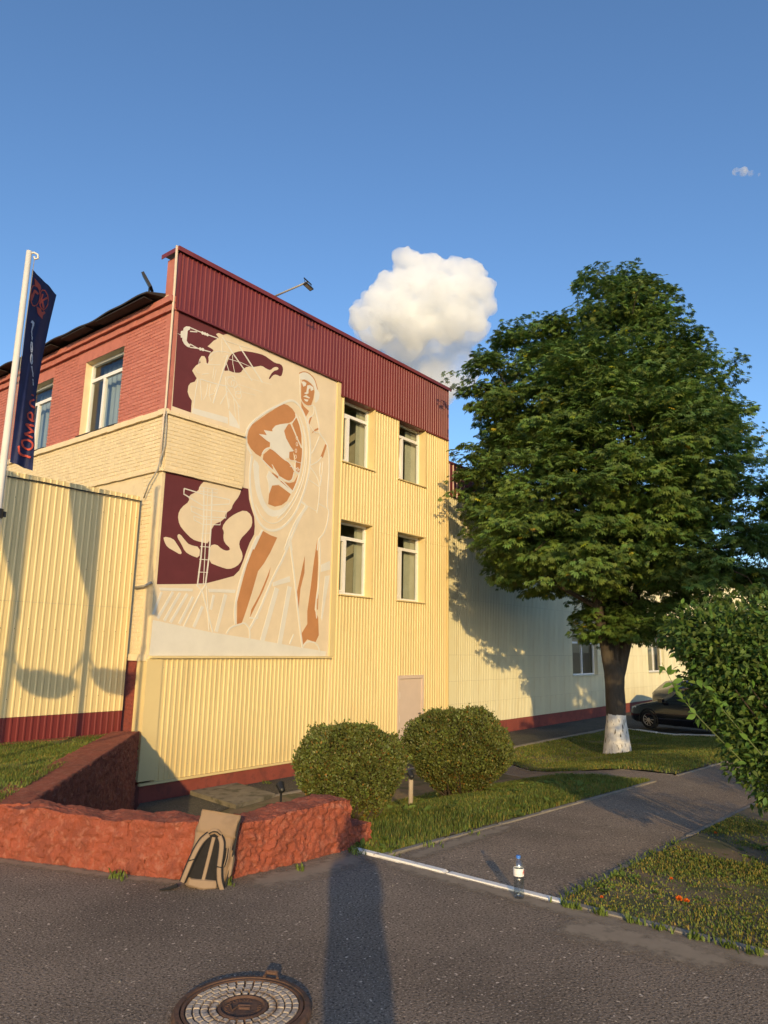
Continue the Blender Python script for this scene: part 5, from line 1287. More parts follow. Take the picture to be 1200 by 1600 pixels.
# grass -------------------------------------------------------------------
m_grass = mat('grass_blade', (.150, .200, .050), .6, .1, 2, vcol=True, trans=.38, spec=.25)
def grass(name, poly, dens, hmin, hmax, w, zf, dz, label, seed, bare=0.0, dry=.12, pscale=1.6, box=None):
    r = np.random.default_rng(seed); poly = list(poly); xs = np.array([p[0] for p in poly]); ys = np.array([p[1] for p in poly])
    bx0, bx1, by0, by1 = box if box else (xs.min(), xs.max(), ys.min(), ys.max())
    n = int((bx1 - bx0) * (by1 - by0) * dens); P_ = np.stack([r.uniform(bx0, bx1, n), r.uniform(by0, by1, n)], 1)
    P_ = P_[in_poly(P_, poly)]
    nz = fbm(np.stack([P_[:, 0] * pscale, P_[:, 1] * pscale, P_[:, 0] * 0 + seed], 1), 4)
    keep = r.uniform(0, 1, len(P_)) < np.clip(1 - bare * (sm(5.3, 6.4, P_[:, 0]) * .75 + .25 if name == 'lawn_grass' and seed == 46 else 1) * sm(-.12, .30, nz), .02, 1); P_, nz = P_[keep], nz[keep]; n = len(P_)
    h = r.uniform(hmin, hmax, n) * (1 - .35 * sm(0, .5, nz)); th = r.uniform(0, 6.28, n); lean = r.uniform(.1, .7, n)
    wv = np.stack([np.cos(th), np.sin(th), np.zeros(n)], 1) * (w * r.uniform(.6, 1.3, n))[:, None]; ld = np.stack([-np.sin(th), np.cos(th), np.zeros(n)], 1)
    base = np.c_[P_, zf(P_[:, 0], P_[:, 1]) + dz]; mid = base + np.array([0, 0, 1]) * (h * .6)[:, None] + ld * (h * lean * .25)[:, None]; tip = base + np.array([0, 0, 1]) * (h * (1 - .3 * lean))[:, None] + ld * (h * lean * .8)[:, None]
    V = np.stack([base - wv, base + wv, mid + wv * .7, mid - wv * .7, tip], 1).reshape(-1, 3)
    k = np.arange(n) * 5; F = np.concatenate([np.stack([k, k + 1, k + 2], 1), np.stack([k, k + 2, k + 3], 1), np.stack([k + 3, k + 2, k + 4], 1)])
    g = r.uniform(.65, 1.3, n) * (1 + .4 * nz); tint = np.stack([g * r.uniform(.8, 1.3, n), g, g * r.uniform(.6, 1.1, n)], 1)
    dr = r.uniform(0, 1, n) < dry + .2 * sm(.1, .5, nz); tint[dr] = np.stack([r.uniform(1.7, 2.6, dr.sum()), r.uniform(1.15, 1.6, dr.sum()), r.uniform(1, 1.6, dr.sum())], 1)
    o = np_mesh(name, V, F, m_grass, None, np.repeat(tint, 5, 0)); return tag(o, label, 'grass', kind='stuff')
grass('lawn_grass', L_MID, 4200, .03, .085, .0045, gz, .008, 'lush green grass growing round the clipped bushes', 41, bare=.25, box=(4.97, 12, 3.9, 8.2))
grass('lawn_grass', L_RIGHT, 5200, .010, .034, .006, gz, .026, 'patchy short grass with bare soil beside the path', 46, bare=1.05, dry=.36, pscale=.9, box=(4.97, 12, -.2, 2.42))
grass('terrace_grass', T_POLY, 3600, .03, .075, .0045, tz, -.005, 'green grass on the raised terrace below the corrugated wall', 43, bare=.45, box=(2.4, 7.7, 6.2, 12.2))
grass('lawn_grass', L_FAR, 1500, .03, .075, .008, gz, .015, 'shaded grass of the lawn around the chestnut trunk', 44, bare=.55, dry=.2, pscale=.9)
def rosettes(name, poly, box, n, zf, dz, label, seed, s0, s1):
    r = np.random.default_rng(seed); P_ = np.stack([r.uniform(box[0], box[1], n), r.uniform(box[2], box[3], n)], 1); P_ = P_[in_poly(P_, list(poly))]
    P_ = P_[fbm(np.c_[P_ * 1.4, np.full(len(P_), seed)], 3) > -.05]; k = 7; c = np.repeat(P_, k, 0); m_ = len(c); th = r.uniform(0, 6.28, m_)
    pos = np.c_[c, zf(c[:, 0], c[:, 1]) + dz + .01]; d = np.stack([np.cos(th), np.sin(th), r.uniform(.15, .8, m_)], 1); X, Y, Z = frames(d, r.normal(0, .4, m_)); sc = np.repeat(r.uniform(s0, s1, len(P_)), k) * r.uniform(.7, 1.2, m_)
    g = np.repeat(r.uniform(.7, 1.3, len(P_)), k); V, F, T = scatter(ovv, ovf, pos, X, Y, Z, sc, np.stack([g * .9, g, g * .8], 1)); return tag(np_mesh(name, V, F, m_grass, None, T), label, 'weeds', kind='stuff')
rosettes('lawn_weeds', L_MID, (4.97, 12, 3.9, 7.5), 420, gz, .01, 'broad-leaved weeds scattered through the lush lawn grass', 81, .05, .12)
rosettes('lawn_weeds', L_RIGHT, (4.97, 11, 0, 2.4), 700, gz, .02, 'small clover and plantain among the patchy short grass', 82, .02, .055)
rosettes('terrace_weeds', T_POLY, (2.4, 7.6, 6.2, 12.0), 250, tz, .0, 'low broad-leaved weeds in the terrace grass', 83, .03, .08)
# weeds in the joints of kerb and wall foot
wp = []; r = np.random.default_rng(51)
for cx, cy_, k, s in ((4.84, 2.22, 40, .03), (4.85, 2.02, 30, .03), (4.85, 1.82, 26, .03), (4.85, 1.62, 20, .03), (4.84, 1.42, 26, .03), (4.84, 1.25, 30, .03), (4.84, 1.1, 20, .04), (5.05, 4.18, 70, .07), (4.83, 4.12, 30, .04), (3.62, 4.32, 24, .04), (3.18, 5.0, 26, .05), (4.2, 4.14, 18, .04), (5.2, 2.36, 60, .025), (5.5, 2.36, 50, .03), (5.95, 2.35, 60, .03), (6.4, 2.35, 50, .03), (6.9, 2.35, 60, .03), (7.5, 2.34, 60, .03), (5.1, 4.02, 50, .06), (5.6, 4.0, 40, .1), (6.3, 4.0, 40, .12), (10.6, 11.55, 30, .08), (10.0, 11.6, 20, .08)):
    wp.append(np.stack([r.normal(cx, s * .5 if cy_ != 2.36 and cy_ != 2.35 and cy_ != 2.34 else .12, k), r.normal(cy_, s, k)], 1))
wp = np.concatenate(wp)
def wz(X, Y): return np.where(np.asarray(X) < 4.9, 0.0, gz(X, Y))
n = len(wp); th = r.uniform(0, 6.28, n); h = r.uniform(.02, .065, n); wv = np.stack([np.cos(th), np.sin(th), np.zeros(n)], 1) * .006; ld = np.stack([-np.sin(th), np.cos(th), np.zeros(n)], 1)
base = np.c_[wp, wz(wp[:, 0], wp[:, 1])]; tip = base + np.array([0, 0, 1]) * h[:, None] + ld * (h * r.uniform(.2, .9, n))[:, None]; mid = base * .45 + tip * .55 + np.array([0, 0, .01])
V = np.stack([base - wv, base + wv, mid + wv, mid - wv, tip], 1).reshape(-1, 3); k = np.arange(n) * 5
F = np.concatenate([np.stack([k, k + 1, k + 2], 1), np.stack([k, k + 2, k + 3], 1), np.stack([k + 3, k + 2, k + 4], 1)])
g = r.uniform(.8, 1.4, n); tag(np_mesh('weeds', V, F, m_grass, None, np.repeat(np.stack([g, g, g * .8], 1), 5, 0)), 'small weed tufts sprouting from kerb joints and wall foot', 'weeds', kind='stuff')
# orange flower heads fallen on the patchy lawn
m_orange = mat('orange_petal', (.72, .16, .02), .6, .15, 30, trans=.2)
for i, (px, py, s, lb) in enumerate(((1061, 1405, .022, 'larger of the orange flower heads lying together on the patchy lawn'), (1073, 1408, .018, 'smaller of the orange flower heads lying together on the patchy lawn'), (1118, 1302, .016, 'orange flower head lying by itself near the bare soil'), (940, 1402, .011, 'pale orange flower head lying near the white kerb'), (1049, 1373, .012, 'small orange flower head among the short grass'))):
    d = ray(px, py); t_ = 3.0
    while t_ < 20 and (C0 + d * t_)[2] > float(gz(*(C0 + d * t_)[:2])) + .06: t_ += .01
    c = C0 + d * t_; n = 60; rr = np.random.default_rng(60 + i); dd = rr.normal(size=(n, 3)); dd[:, 2] = np.abs(dd[:, 2]) * .8; X, Y, Z = frames(dd, rr.uniform(0, 6, n))
    V, F, _ = scatter(leafq * np.array([1.3, 1, 1]), leafqf, np.tile(c, (n, 1)) + unit(dd) * s * .25, X, Y, Z, np.full(n, s))
    f0 = thing('flower_head', tuple(c), lb, 'flower'); np_mesh('petals', V, F, m_orange, f0)
    b = B(); b.tube([tuple(c), tuple(c - np.array([.01, 0, .05]))], .004, 5); b.build('stalk', m_planty, f0)

# ================================================================== SMALL THINGS
# manhole
mc = np.array([2.50, 2.81]); mh = thing('manhole_cover', (mc[0], mc[1], 0), 'round rusty manhole cover with a grid of pale dusty blocks in the asphalt', 'manhole cover')
m_rust = mat('rusty_iron', (.115, .062, .04), .85, .3, 9, c2=(.06, .04, .032), c2scale=14, bump=.003, bscale=60); m_dusty = mat('dusty_iron', (.42, .35, .28), .9, .2, 14, c2=(.24, .17, .12), c2scale=18, c2lo=.5, c2hi=.65, bump=.003, bscale=90)
b = B(); b.lathe([(.375, -.05), (.372, .018), (.36, .030), (.335, .032), (.330, .018)], (mc[0], mc[1], 0), 64); b.build('frame_ring', m_rust, mh, smooth=False)
b = B(); b.lathe([(.326, .0), (.326, .028), (.31, .030), (.306, .016), (.135, .016), (.132, .028), (.118, .030), (.112, .020), (.001, .020)], (mc[0], mc[1], 0), 64); b.build('cover', m_rust, mh)
for ri, (r0, r1) in enumerate(((.142, .178), (.186, .222), (.230, .262), (.270, .300))):
    nb = (24, 28, 32, 36)[ri]; dth = 2 * math.pi / nb; v = []
    for z, ins in ((.015, 0), (.027, 0), (.030, .004)):
        for (rr_, aa) in ((r0 + ins, -dth / 2 + .012 / r0 * .5 + ins), (r1 - ins, -dth / 2 + .012 / r1 * .5 + ins), (r1 - ins, dth / 2 - .012 / r1 * .5 - ins), (r0 + ins, dth / 2 - .012 / r0 * .5 - ins)): v.append((rr_ * math.cos(aa), rr_ * math.sin(aa), z))
    f = [(8, 9, 10, 11)] + [(a + k, a + (k + 1) % 4, a + 4 + (k + 1) % 4, a + 4 + k) for a in (0, 4) for k in range(4)]
    me = mesh_of('cover_block', v, f, m_dusty)
    for k in range(nb): inst('cover_block', me, mh, (mc[0], mc[1], random.uniform(-.003, .001)), rot=(0, 0, k * dth + ri * .07))
b = B(); rot = lambda x, y: (mc[0] + x * .627 + y * .779, mc[1] - x * .779 + y * .627)
for l in ([(-.07, .02), (-.05, -.035), (-.03, .02)], [(-.03, .02), (.04, .015)], [(-.02, -.005), (.04, -.01)]): b.tube([(*rot(x, y), .022) for x, y in l], .007, 5)
b.build('cast_emblem', m_rust, mh)
b = B(); rr_ = random.Random(4)
for k in range(26):
    a = .35 + k * .215; c, s = math.cos(a), math.sin(a); q = .090; w = .006
    for j in range(2):
        o = (rr_.uniform(-.007, .007), rr_.uniform(-.006, .006)); b.tube([(mc[0] + (q + o[0] - .007) * c - o[1] * s, mc[1] + (q + o[0] - .007) * s + o[1] * c, .021), (mc[0] + (q + .008) * c + o[1] * s, mc[1] + (q + .008) * s - o[1] * c, .021)], .0028, 4)
tag(b.build('cast_lettering', m_rust, mh), kind='stuff')
b = B(); hp = rot(.10, .352); b.tube([(*rot(.06, .335), .032), (*rot(.07, .365), .045), (*rot(.135, .350), .045), (*rot(.14, .318), .032)], .010, 6); b.build('lug', m_rust, mh)
mh.scale = (.87, .87, 1)
# water bottle
bp = onZ(811, 1404, 0); bt = thing('water_bottle', (bp[0], bp[1], 0), 'clear plastic water bottle with blue cap standing at the white kerb', 'bottle')
prof = [(.0, .004), (.020, .002), (.033, .004), (.037, .014), (.0365, .05), (.034, .06), (.0365, .07), (.0365, .135), (.034, .142), (.0365, .15), (.0365, .20), (.034, .222), (.024, .246), (.0145, .258), (.0135, .268)]
def clear_mat(name, col_, ior):
    m, t, out = nt(name); p = t.nodes.new('ShaderNodeBsdfPrincipled'); p.inputs['Base Color'].default_value = (*col_, 1); p.inputs['Transmission Weight'].default_value = 1; p.inputs['Roughness'].default_value = .02; p.inputs['IOR'].default_value = ior
    t.links.new(p.outputs[0], out.inputs[0]); return m
b = B(); b.lathe(prof, n=32); b.build('shell', plastic_mat('clear_plastic', (.95, .97, .99), .16), bt, smooth=True, local=True)
wpz = [(max(0, r_ - .0015), z + .002) for r_, z in prof if z < .19] + [(.035, .192), (0, .192)]
b = B(); b.lathe(wpz, n=32); b.build('water', plastic_mat('water', (.80, .85, .88), .10), bt, smooth=True, local=True)
b = B(); b.lathe([(0.0, .280), (.0145, .280), (.0155, .277), (.0155, .262), (.0135, .262)], n=24); b.build('cap', mat('blue_cap', (.05, .19, .62), .4), bt, local=True)
b = B(); b.lathe([(.0372, .150), (.0374, .151), (.0374, .199), (.0372, .200)], n=40); b.build('paper_label', mat('label_white', (.80, .78, .75), .6), bt, smooth=True, local=True)
b = B()
for a0_, z0_, z1_ in ((-1.05, .160, .190), (-.86, .164, .186), (-.67, .160, .182), (-.95, .178, .192)):
    n_ = 5; k0 = YAW + math.pi - a0_ * 1.0
    for j in range(n_):
        aa, ab = k0 + .16 * j / n_, k0 + .16 * (j + 1) / n_; q = .0379
        b.add([(q * math.cos(aa), q * math.sin(aa), z0_ + .004 * j), (q * math.cos(ab), q * math.sin(ab), z0_ + .004 * j), (q * math.cos(ab), q * math.sin(ab), z1_), (q * math.cos(aa), q * math.sin(aa), z1_)], [(0, 1, 2, 3)])
b.build('printed_mark', mat('label_red', (.65, .05, .04), .6), bt, local=True)
# garden spotlights
def spotlight(px, py, pos, label, post):
    z0 = float(gz(*pos)); top = at_range(px, py, math.hypot(*pos)); s = thing('garden_spotlight', (pos[0], pos[1], z0), label, 'spotlight', 'spotlights in the lawn')
    zt = top[2]; b = B()
    if post: b.tube([(pos[0], pos[1], z0 - .1), (pos[0], pos[1], zt - .06)], .032, 10); b.build('post', mat('pale_post', (.42, .34, .24), .8), s)
    else: b.tube([(pos[0], pos[1], z0 - .1), (pos[0], pos[1], zt - .06)], .012, 8); b.build('post', m_black, s)
    d = Vector((.35, .75, .55)).normalized(); c = Vector((pos[0], pos[1], zt)); b = B()
    b.tube([c - d * .055, c - d * .04, c + d * .035, c + d * .05], [.018, .034, .042, .046], 12); b.build('lamp_head', m_black, s)
    b = B(); b.tube([(pos[0], pos[1], zt - .07), tuple(c - d * .02)], .014, 6); b.build('bracket', m_black, s); return s
spotlight(485, 1231, (5.5, 5.75), 'small black spotlight on a thin stake peeping over the red wall', False)
spotlight(642, 1211, (8.35, 6.15), 'small black spotlight on a short pale post between the clipped bushes', True)
# litter specks on the road
r = np.random.default_rng(71); b = B()
for k in range(70):
    x, y = r.uniform(1.6, 4.7), r.uniform(-1.5, 5.5); s = r.uniform(.003, .008); a = r.uniform(0, 3)
    if y > 4.3 and x > 3: continue
    v = [(x + s * math.cos(a + q) * (1 + .6 * (q_ % 2)), y + s * math.sin(a + q), .001) for q_, q in enumerate((0, 1.5, 3.1, 4.6))]; b.add(v + [(x, y, s * 1.1)], [(0, 1, 4), (1, 2, 4), (2, 3, 4), (3, 0, 4)])
tag(b.build('road_grit', m_conc), 'pale grit and pebbles scattered over the asphalt road', 'grit', kind='stuff')
# cracks in the asphalt filled with dirt
# ------------------------------------------------------------------ backpack
bagB = onZ(316, 1386, 0); bd = Vector((-(bagB[0]), -(bagB[1]), 0)).normalized()          # towards the camera
bag = thing('backpack', (bagB[0], bagB[1], 0), 'tan roll-top backpack with black back panel leaning on the red wall', 'backpack')
bo = Vector((bagB[0], bagB[1], 0)); bo2 = bo + bd * .045
rt_ = Vector((-bd.y, bd.x, 0)); rt_ = rt_ if rt_.dot(Vector(right)) > 0 else -rt_
upv = (Vector((0, 0, 1)) - bd * .26 + rt_ * .19).normalized(); rx = (rt_ - upv * rt_.dot(upv)).normalized(); nf = rx.cross(upv).normalized(); nf = nf if nf.dot(bd) > 0 else -nf
def BP(x, y, z): return tuple(bo2 + rx * x * .76 + upv * y * .82 + nf * z)       # across, up along the bag, out to the viewer
m_tan = mat('tan_fabric', (.255, .175, .11), .85, .06, 6, c2=(.22, .15, .095), c2scale=4, bump=.004, bscale=30); m_tan2 = mat('tan_strap', (.27, .19, .122), .85, .06, 6, bump=.002, bscale=80); m_mesh = mat('black_mesh', (.013, .011, .010), .9, .2, 40, bump=.002, bscale=200); m_webb = mat('black_webbing', (.012, .011, .012), .8)
def loft(secs, name, m, parent, n=20, pw=3.2):
    """secs: (y, half width, z back, z front, x shift) superellipse rings up the bag"""
    v = []; f = []
    for (y, hw, zb, zf_, xs_) in secs:
        for k in range(n):
            a = 2 * math.pi * k / n; c, s = math.cos(a), math.sin(a); e = 2 / pw
            x = hw * math.copysign(abs(c) ** e, c); z = (zf_ + zb) / 2 + (zf_ - zb) / 2 * math.copysign(abs(s) ** e, s)
            wob = .006 * math.sin(3 * a + y * 31) + .006 * math.sin(y * 47 + a) + .005 * math.sin(7 * a - y * 63); v.append(BP(x + xs_ + wob, y, z + wob))
    for i in range(len(secs) - 1):
        for k in range(n): f.append((i * n + k, i * n + (k + 1) % n, (i + 1) * n + (k + 1) % n, (i + 1) * n + k))
    f += [tuple(range(n))[::-1], tuple((len(secs) - 1) * n + k for k in range(n))]
    return obj(name, v, f, m, parent, smooth=True, fix=True)
loft([(.0, .15, -.12, -.01, .01), (.015, .175, -.135, .0, .01), (.06, .192, -.14, .004, .012), (.2, .198, -.13, .006, .014), (.36, .196, -.11, .004, .014), (.45, .190, -.09, 0, .012), (.50, .186, -.07, -.005, .012), (.545, .185, -.05, -.015, .012)], 'main_body', m_tan, bag)
loft([(.43, .186, -.085, .010, .012), (.47, .188, -.08, .012, .012), (.53, .190, -.05, .010, .014), (.60, .192, -.025, .002, .018), (.62, .190, -.012, -.004, .02)], 'roll_top', m_tan, bag)
loft([(.10, .02, -.10, -.015, .205), (.14, .028, -.11, -.008, .21), (.26, .028, -.11, -.004, .212), (.33, .018, -.09, -.012, .208)], 'side_pocket', m_tan, bag)
v = []; f = []
pan = [(-.165, .075), (-.09, .070), (.11, .075), (.150, .085), (.120, .25), (.080, .40), (.0, .44), (-.085, .40), (-.140, .25)]
obj('back_panel', [BP(x, y, .010) for x, y in pan] + [BP(x, y, -.005) for x, y in pan], [tuple(range(9))] + [(i, i + 9, (i + 1) % 9 + 9, (i + 1) % 9) for i in range(9)], m_mesh, bag, fix=True)
def band(name, pts, w, th, m, lift=.0):
    """flat strap: pts (x, y, z) with widths"""
    P_ = np.array(pts, float); q = np.linspace(0, 1, 4 * len(P_)); s = np.linspace(0, 1, len(P_)); S = np.stack([np.interp(q, s, P_[:, i]) for i in range(3)], 1)
    for _ in range(3): S[1:-1] = (S[:-2] + 2 * S[1:-1] + S[2:]) / 4
    d = np.gradient(S[:, :2], axis=0); d /= np.linalg.norm(d, axis=1, keepdims=True) + 1e-9; nn = np.stack([-d[:, 1], d[:, 0]], 1)
    W = np.interp(q, np.linspace(0, 1, len(w)), w) / 2 if isinstance(w, (list, tuple)) else np.full(len(q), w / 2); v = []; f = []
    for (x, y, z), (nx, ny), ww in zip(S, nn, W): v += [BP(x + nx * ww, y + ny * ww, z), BP(x + nx * ww * .7, y + ny * ww * .7, z + th), BP(x - nx * ww * .7, y - ny * ww * .7, z + th), BP(x - nx * ww, y - ny * ww, z)]
    for i in range(len(S) - 1):
        for k in range(4): f.append((i * 4 + k, i * 4 + (k + 1) % 4, i * 4 + 4 + (k + 1) % 4, i * 4 + 4 + k))
    f += [(0, 1, 2, 3), tuple(4 * (len(S) - 1) + k for k in (3, 2, 1, 0))]
    return obj(name, v, f, m, bag, fix=True)
band('spine_strap', [(-.01, .03, .010), (-.005, .2, .012), (.0, .41, .012)], .034, .006, m_tan2)
band('lumbar_pad', [(-.13, .04, .004), (0, .035, .008), (.12, .05, .004)], [.06, .085, .07], .014, m_tan2)
for sx, ends_ in ((-1, [(-.05, .425, .012), (-.10, .375, .025), (-.135, .29, .035), (-.158, .20, .035), (-.178, .10, .028), (-.192, .03, .015)]), (1, [(.05, .425, .012), (.085, .38, .025), (.100, .29, .035), (.108, .18, .035), (.138, .08, .03), (.185, .01, .018)])):
    band('shoulder_strap', ends_, [.044, .048, .048, .046, .046, .045], .014, m_tan2); band('strap_edge', [(x, y, z - .004) for x, y, z in ends_], [.064, .070, .070, .068, .066, .06], .006, m_webb)
    i = 3; x, y, z = ends_[i]; band('strap_keeper', [(x - .034, y + .008 * sx, z + .012), (x + .034, y - .008 * sx + .012, z + .012)], .010, .005, m_webb)
band('haul_loop', [(-.055, .435, .012), (-.03, .465, .035), (.02, .47, .035), (.065, .44, .012)], .018, .006, m_tan2); band('haul_loop', [(-.06, .425, .012), (-.03, .452, .028), (.02, .457, .028), (.07, .428, .012)], .012, .006, m_webb)
for xs_ in (.145, .165): band('compression_strap', [(xs_, .36, .010), (xs_ + .012, .28, .014), (xs_ + .005, .20, .012)], .008, .004, m_tan2); band('webbing_strap', [(xs_ - .008, .34, .008), (xs_ + .002, .26, .010), (xs_ - .008, .19, .010)], .006, .003, m_webb)
band('edge_binding', [(.205, .04, -.01), (.215, .2, -.008), (.214, .36, -.008), (.206, .5, -.012), (.212, .60, -.010)], .022, .006, m_webb)
b = B(); g0 = bo - rt_ * .17 + bd * .03
for k in range(1): b.tube([tuple(g0 + Vector((0, 0, .03))), tuple(g0 - rt_ * .05 + Vector((0, 0, .012))), tuple(g0 - rt_ * .12 + bd * .01 + Vector((0, 0, .008)))], [.016, .013, .007], 6)
b.build('webbing_tail', m_webb, bag)
b = B(); b.box((-.17, .12, -.02), (-.155, .16, .012)); b.v = [BP(*p) for p in b.v]; b.build('buckle', m_webb, bag, fix=True)

# ================================================================== CARS
m_carblack = mat('dark_car_paint', (.008, .009, .014), .18, .1, 2, spec=.6, coat=.6); m_carblue = mat('navy_car_paint', (.012, .016, .034), .2, .1, 2, spec=.6, coat=.6); m_tyre = mat('tyre', (.018, .017, .016), .9); m_rim = mat('alloy', (.50, .47, .42), .35, metal=.7); m_cglass = mat('car_glass', (.012, .014, .017), .06, spec=.7); m_headl = mat('headlamp', (.55, .55, .52), .15); m_tail = mat('tail_lamp', (.30, .012, .01), .2)
def make_car(name, label, loc, rz, paint, st, wheels, wr, scl=1.0):
    car = thing(name, loc, label, 'car', None, rz); car.scale = (scl, scl, scl)
    v = []; f = []; ring = 13
    for (x, hw, zl, zb, zt, hwt) in st:
        half = [(hw * .80, zl), (hw * .97, zl + .06), (hw, zl + (zb - zl) * .45), (hw * .985, zb - .03), (hw * .96, zb), (hwt, zt - .03 * (zt - zb)), (hwt * .55, zt + .012)]
        for (y, z) in half: v.append((x, -y, z))
        for (y, z) in reversed(half[:-1]): v.append((x, y, z))
    n = len(st)
    for i in range(n - 1):
        for k in range(ring): f.append((i * ring + k, i * ring + (k + 1) % ring, (i + 1) * ring + (k + 1) % ring, (i + 1) * ring + k))
    f += [tuple(range(ring)), tuple((n - 1) * ring + k for k in range(ring))[::-1]]
    o = obj('body', v, f, paint, car, smooth=True, local=True, fix=True)
    X = [s[0] for s in st]
    def at(x): return [float(np.interp(x, X[::-1] if X[0] > X[-1] else X, [s[i] for s in (st[::-1] if X[0] > X[-1] else st)])) for i in range(1, 6)]
    def side_pt(x, q, sd, out=.012):
        hw, zl, zb, zt, hwt = at(x); y = hw * .96 + (hwt - hw * .96) * q; z = zb + (zt - .03 * (zt - zb) - zb) * q
        return (x, sd * (y + out), z)
    for sd in (-1, 1):
        for (xa, xb, xc, xd) in ((-1.48, -1.92, -2.52, -2.52), (-2.58, -2.58, -3.35, -3.45)):
            a_ = [side_pt(xa, .12, sd), side_pt((xa + xb) / 2, .52, sd), side_pt(xb, .88, sd), side_pt((xb + xc) / 2, .88, sd), side_pt(xc, .88, sd), side_pt((xc + xd) / 2, .5, sd), side_pt(xd, .12, sd), side_pt((xa + xd) / 2, .12, sd)]
            obj('side_window', a_, [tuple(range(8))], m_cglass, car, local=True)
        hw, zl, zb, zt, hwt = at(-1.3); b = B(); b.box((-1.52, sd * hw - .0, zb + .02), (-1.36, sd * (hw + .16), zb + .14)); b.build('wing_mirror', paint, car, local=True)
        hw = at(-2.2)[0]; b = B(); b.box((-3.3, sd * (hw + .002) - .008, .50), (-1.2, sd * (hw + .002) + .008, .55)); b.build('rub_strip', m_tyre, car, local=True)
        for xh in (-2.35, -3.3):
            b = B(); b.box((xh - .09, sd * (at(xh)[0] + .004) - .015, .78), (xh + .09, sd * (at(xh)[0] + .004) + .015, .81)); b.build('door_handle', paint, car, local=True)
        b = B(); hw0 = at(-.18)[0]; b.tube([(-.03, sd * hw0 * .62, .60), (-.12, sd * hw0 * .85, .63), (-.34, sd * at(-.34)[0] * .955, .68)], [.03, .065, .03], 8); b.build('headlight', m_headl, car, smooth=True, local=True)
        xe = X[-1] if X[0] > X[-1] else X[0]; b = B(); b.tube([(xe + .10, sd * at(xe + .12)[0] * .88, .78), (xe + .16, sd * at(xe + .16)[0] * .93, .98)], .06, 8); b.build('tail_light', m_tail, car, smooth=True, local=True)
    ws = [(-1.22, .10), (-1.90, .90)]
    q = []
    for x, fr in ((-1.26, .0), (-1.90, 1.0)):
        hw, zl, zb, zt, hwt = at(x)
        q.append([(x + .01, y, zt + .022 if abs(y) < .4 else zt + .002) for y in (-hwt * .93, -hwt * .5, hwt * .5, hwt * .93)])
    obj('windscreen', q[0] + q[1], [(0, 1, 5, 4), (1, 2, 6, 5), (2, 3, 7, 6)], m_cglass, car, local=True)
    for wx in wheels:
        for sd in (-1, 1):
            hw = at(wx)[0] - .09
            w = bpy.data.objects.new('wheel', None); w.location = (wx, sd * hw, wr); link(w, car)
            fl_ = lambda x, y, z: (x, z * sd, y)
            b = B(); b.lathe([(wr * .66, -.10), (wr * .9, -.105), (wr, -.07), (wr, .07), (wr * .9, .105), (wr * .66, .10)], n=28); b.xf(fl_); b.build('tyre', m_tyre, w, smooth=True, local=True, fix=True)
            b = B(); b.lathe([(wr * .68, .02), (wr * .70, .098), (wr * .66, .10), (wr * .62, .06)], n=28); b.lathe([(.0, .085), (wr * .18, .085), (wr * .2, .05)], n=16)
            for k in range(10):
                a = k * math.pi / 5; c, s = math.cos(a), math.sin(a); ww = .016
                b.add([(c * wr * .15 - s * ww, s * wr * .15 + c * ww, .075), (c * wr * .15 + s * ww, s * wr * .15 - c * ww, .075), (c * wr * .66 + s * ww * .7, s * wr * .66 - c * ww * .7, .085), (c * wr * .66 - s * ww * .7, s * wr * .66 + c * ww * .7, .085)], [(0, 1, 2, 3)])
            b.xf(fl_); b.build('rim', m_rim, w, local=True)
            b = B(); b.lathe([(0, .0), (wr * .66, .0)], n=20); b.xf(fl_); b.build('brake_disc', m_tyre, w, local=True)
            # dark wheel arch lip
            b = B(); pts = [(wx + (wr + .045) * math.cos(a), sd * (at(wx)[0] + .004), wr + (wr + .045) * math.sin(a)) for a in np.linspace(-.25, math.pi + .25, 14)]; b.tube(pts, .022, 6); b.build('wheel_arch', m_tyre, car, local=True)
    return car
ST1 = [(0.0, .52, .30, .50, .54, .42), (-.06, .70, .22, .60, .65, .60), (-.25, .81, .18, .68, .75, .68), (-.6, .86, .17, .76, .84, .74), (-1.0, .88, .17, .84, .93, .76), (-1.26, .885, .17, .90, .99, .76), (-1.6, .89, .17, .91, 1.23, .66), (-1.95, .89, .17, .92, 1.40, .60), (-2.5, .89, .17, .94, 1.46, .60), (-3.1, .885, .17, .95, 1.44, .59), (-3.55, .87, .18, .97, 1.33, .58), (-3.95, .84, .22, .97, 1.10, .62), (-4.22, .78, .28, .90, .98, .62), (-4.30, .66, .36, .72, .80, .5)]
cf = np.array([26.98, 9.1]); cr = np.array([26.25, 6.45]); cd_ = (cf - cr) / np.linalg.norm(cf - cr); rzc = math.atan2(cd_[1], cd_[0]); WB = (-.86, -3.45)
CS = 1.06
nose = cf + cd_ * .86 * CS + np.array([cd_[1], -cd_[0]]) * .86
cz = float(gz(*(cf))) * .5 + float(gz(*cr)) * .5 + .012
make_car('parked_car', 'black hatchback parked behind the white kerb, nose towards the hall', (nose[0], nose[1], cz), rzc, m_carblack, ST1, WB, .31, CS)
ST2 = [(0.0, .52, .30, .55, .60, .42), (-.06, .74, .24, .66, .72, .62), (-.25, .84, .22, .76, .84, .70), (-.6, .88, .22, .86, .95, .76), (-1.0, .90, .22, .94, 1.02, .78), (-1.26, .90, .22, .98, 1.08, .78), (-1.6, .90, .22, 1.0, 1.36, .70), (-1.95, .90, .22, 1.01, 1.56, .66), (-2.5, .90, .22, 1.02, 1.62, .66), (-3.3, .90, .22, 1.03, 1.60, .65), (-3.85, .89, .23, 1.04, 1.50, .63), (-4.25, .86, .26, 1.04, 1.20, .66), (-4.42, .82, .30, .98, 1.08, .64), (-4.48, .70, .40, .80, .88, .5)]
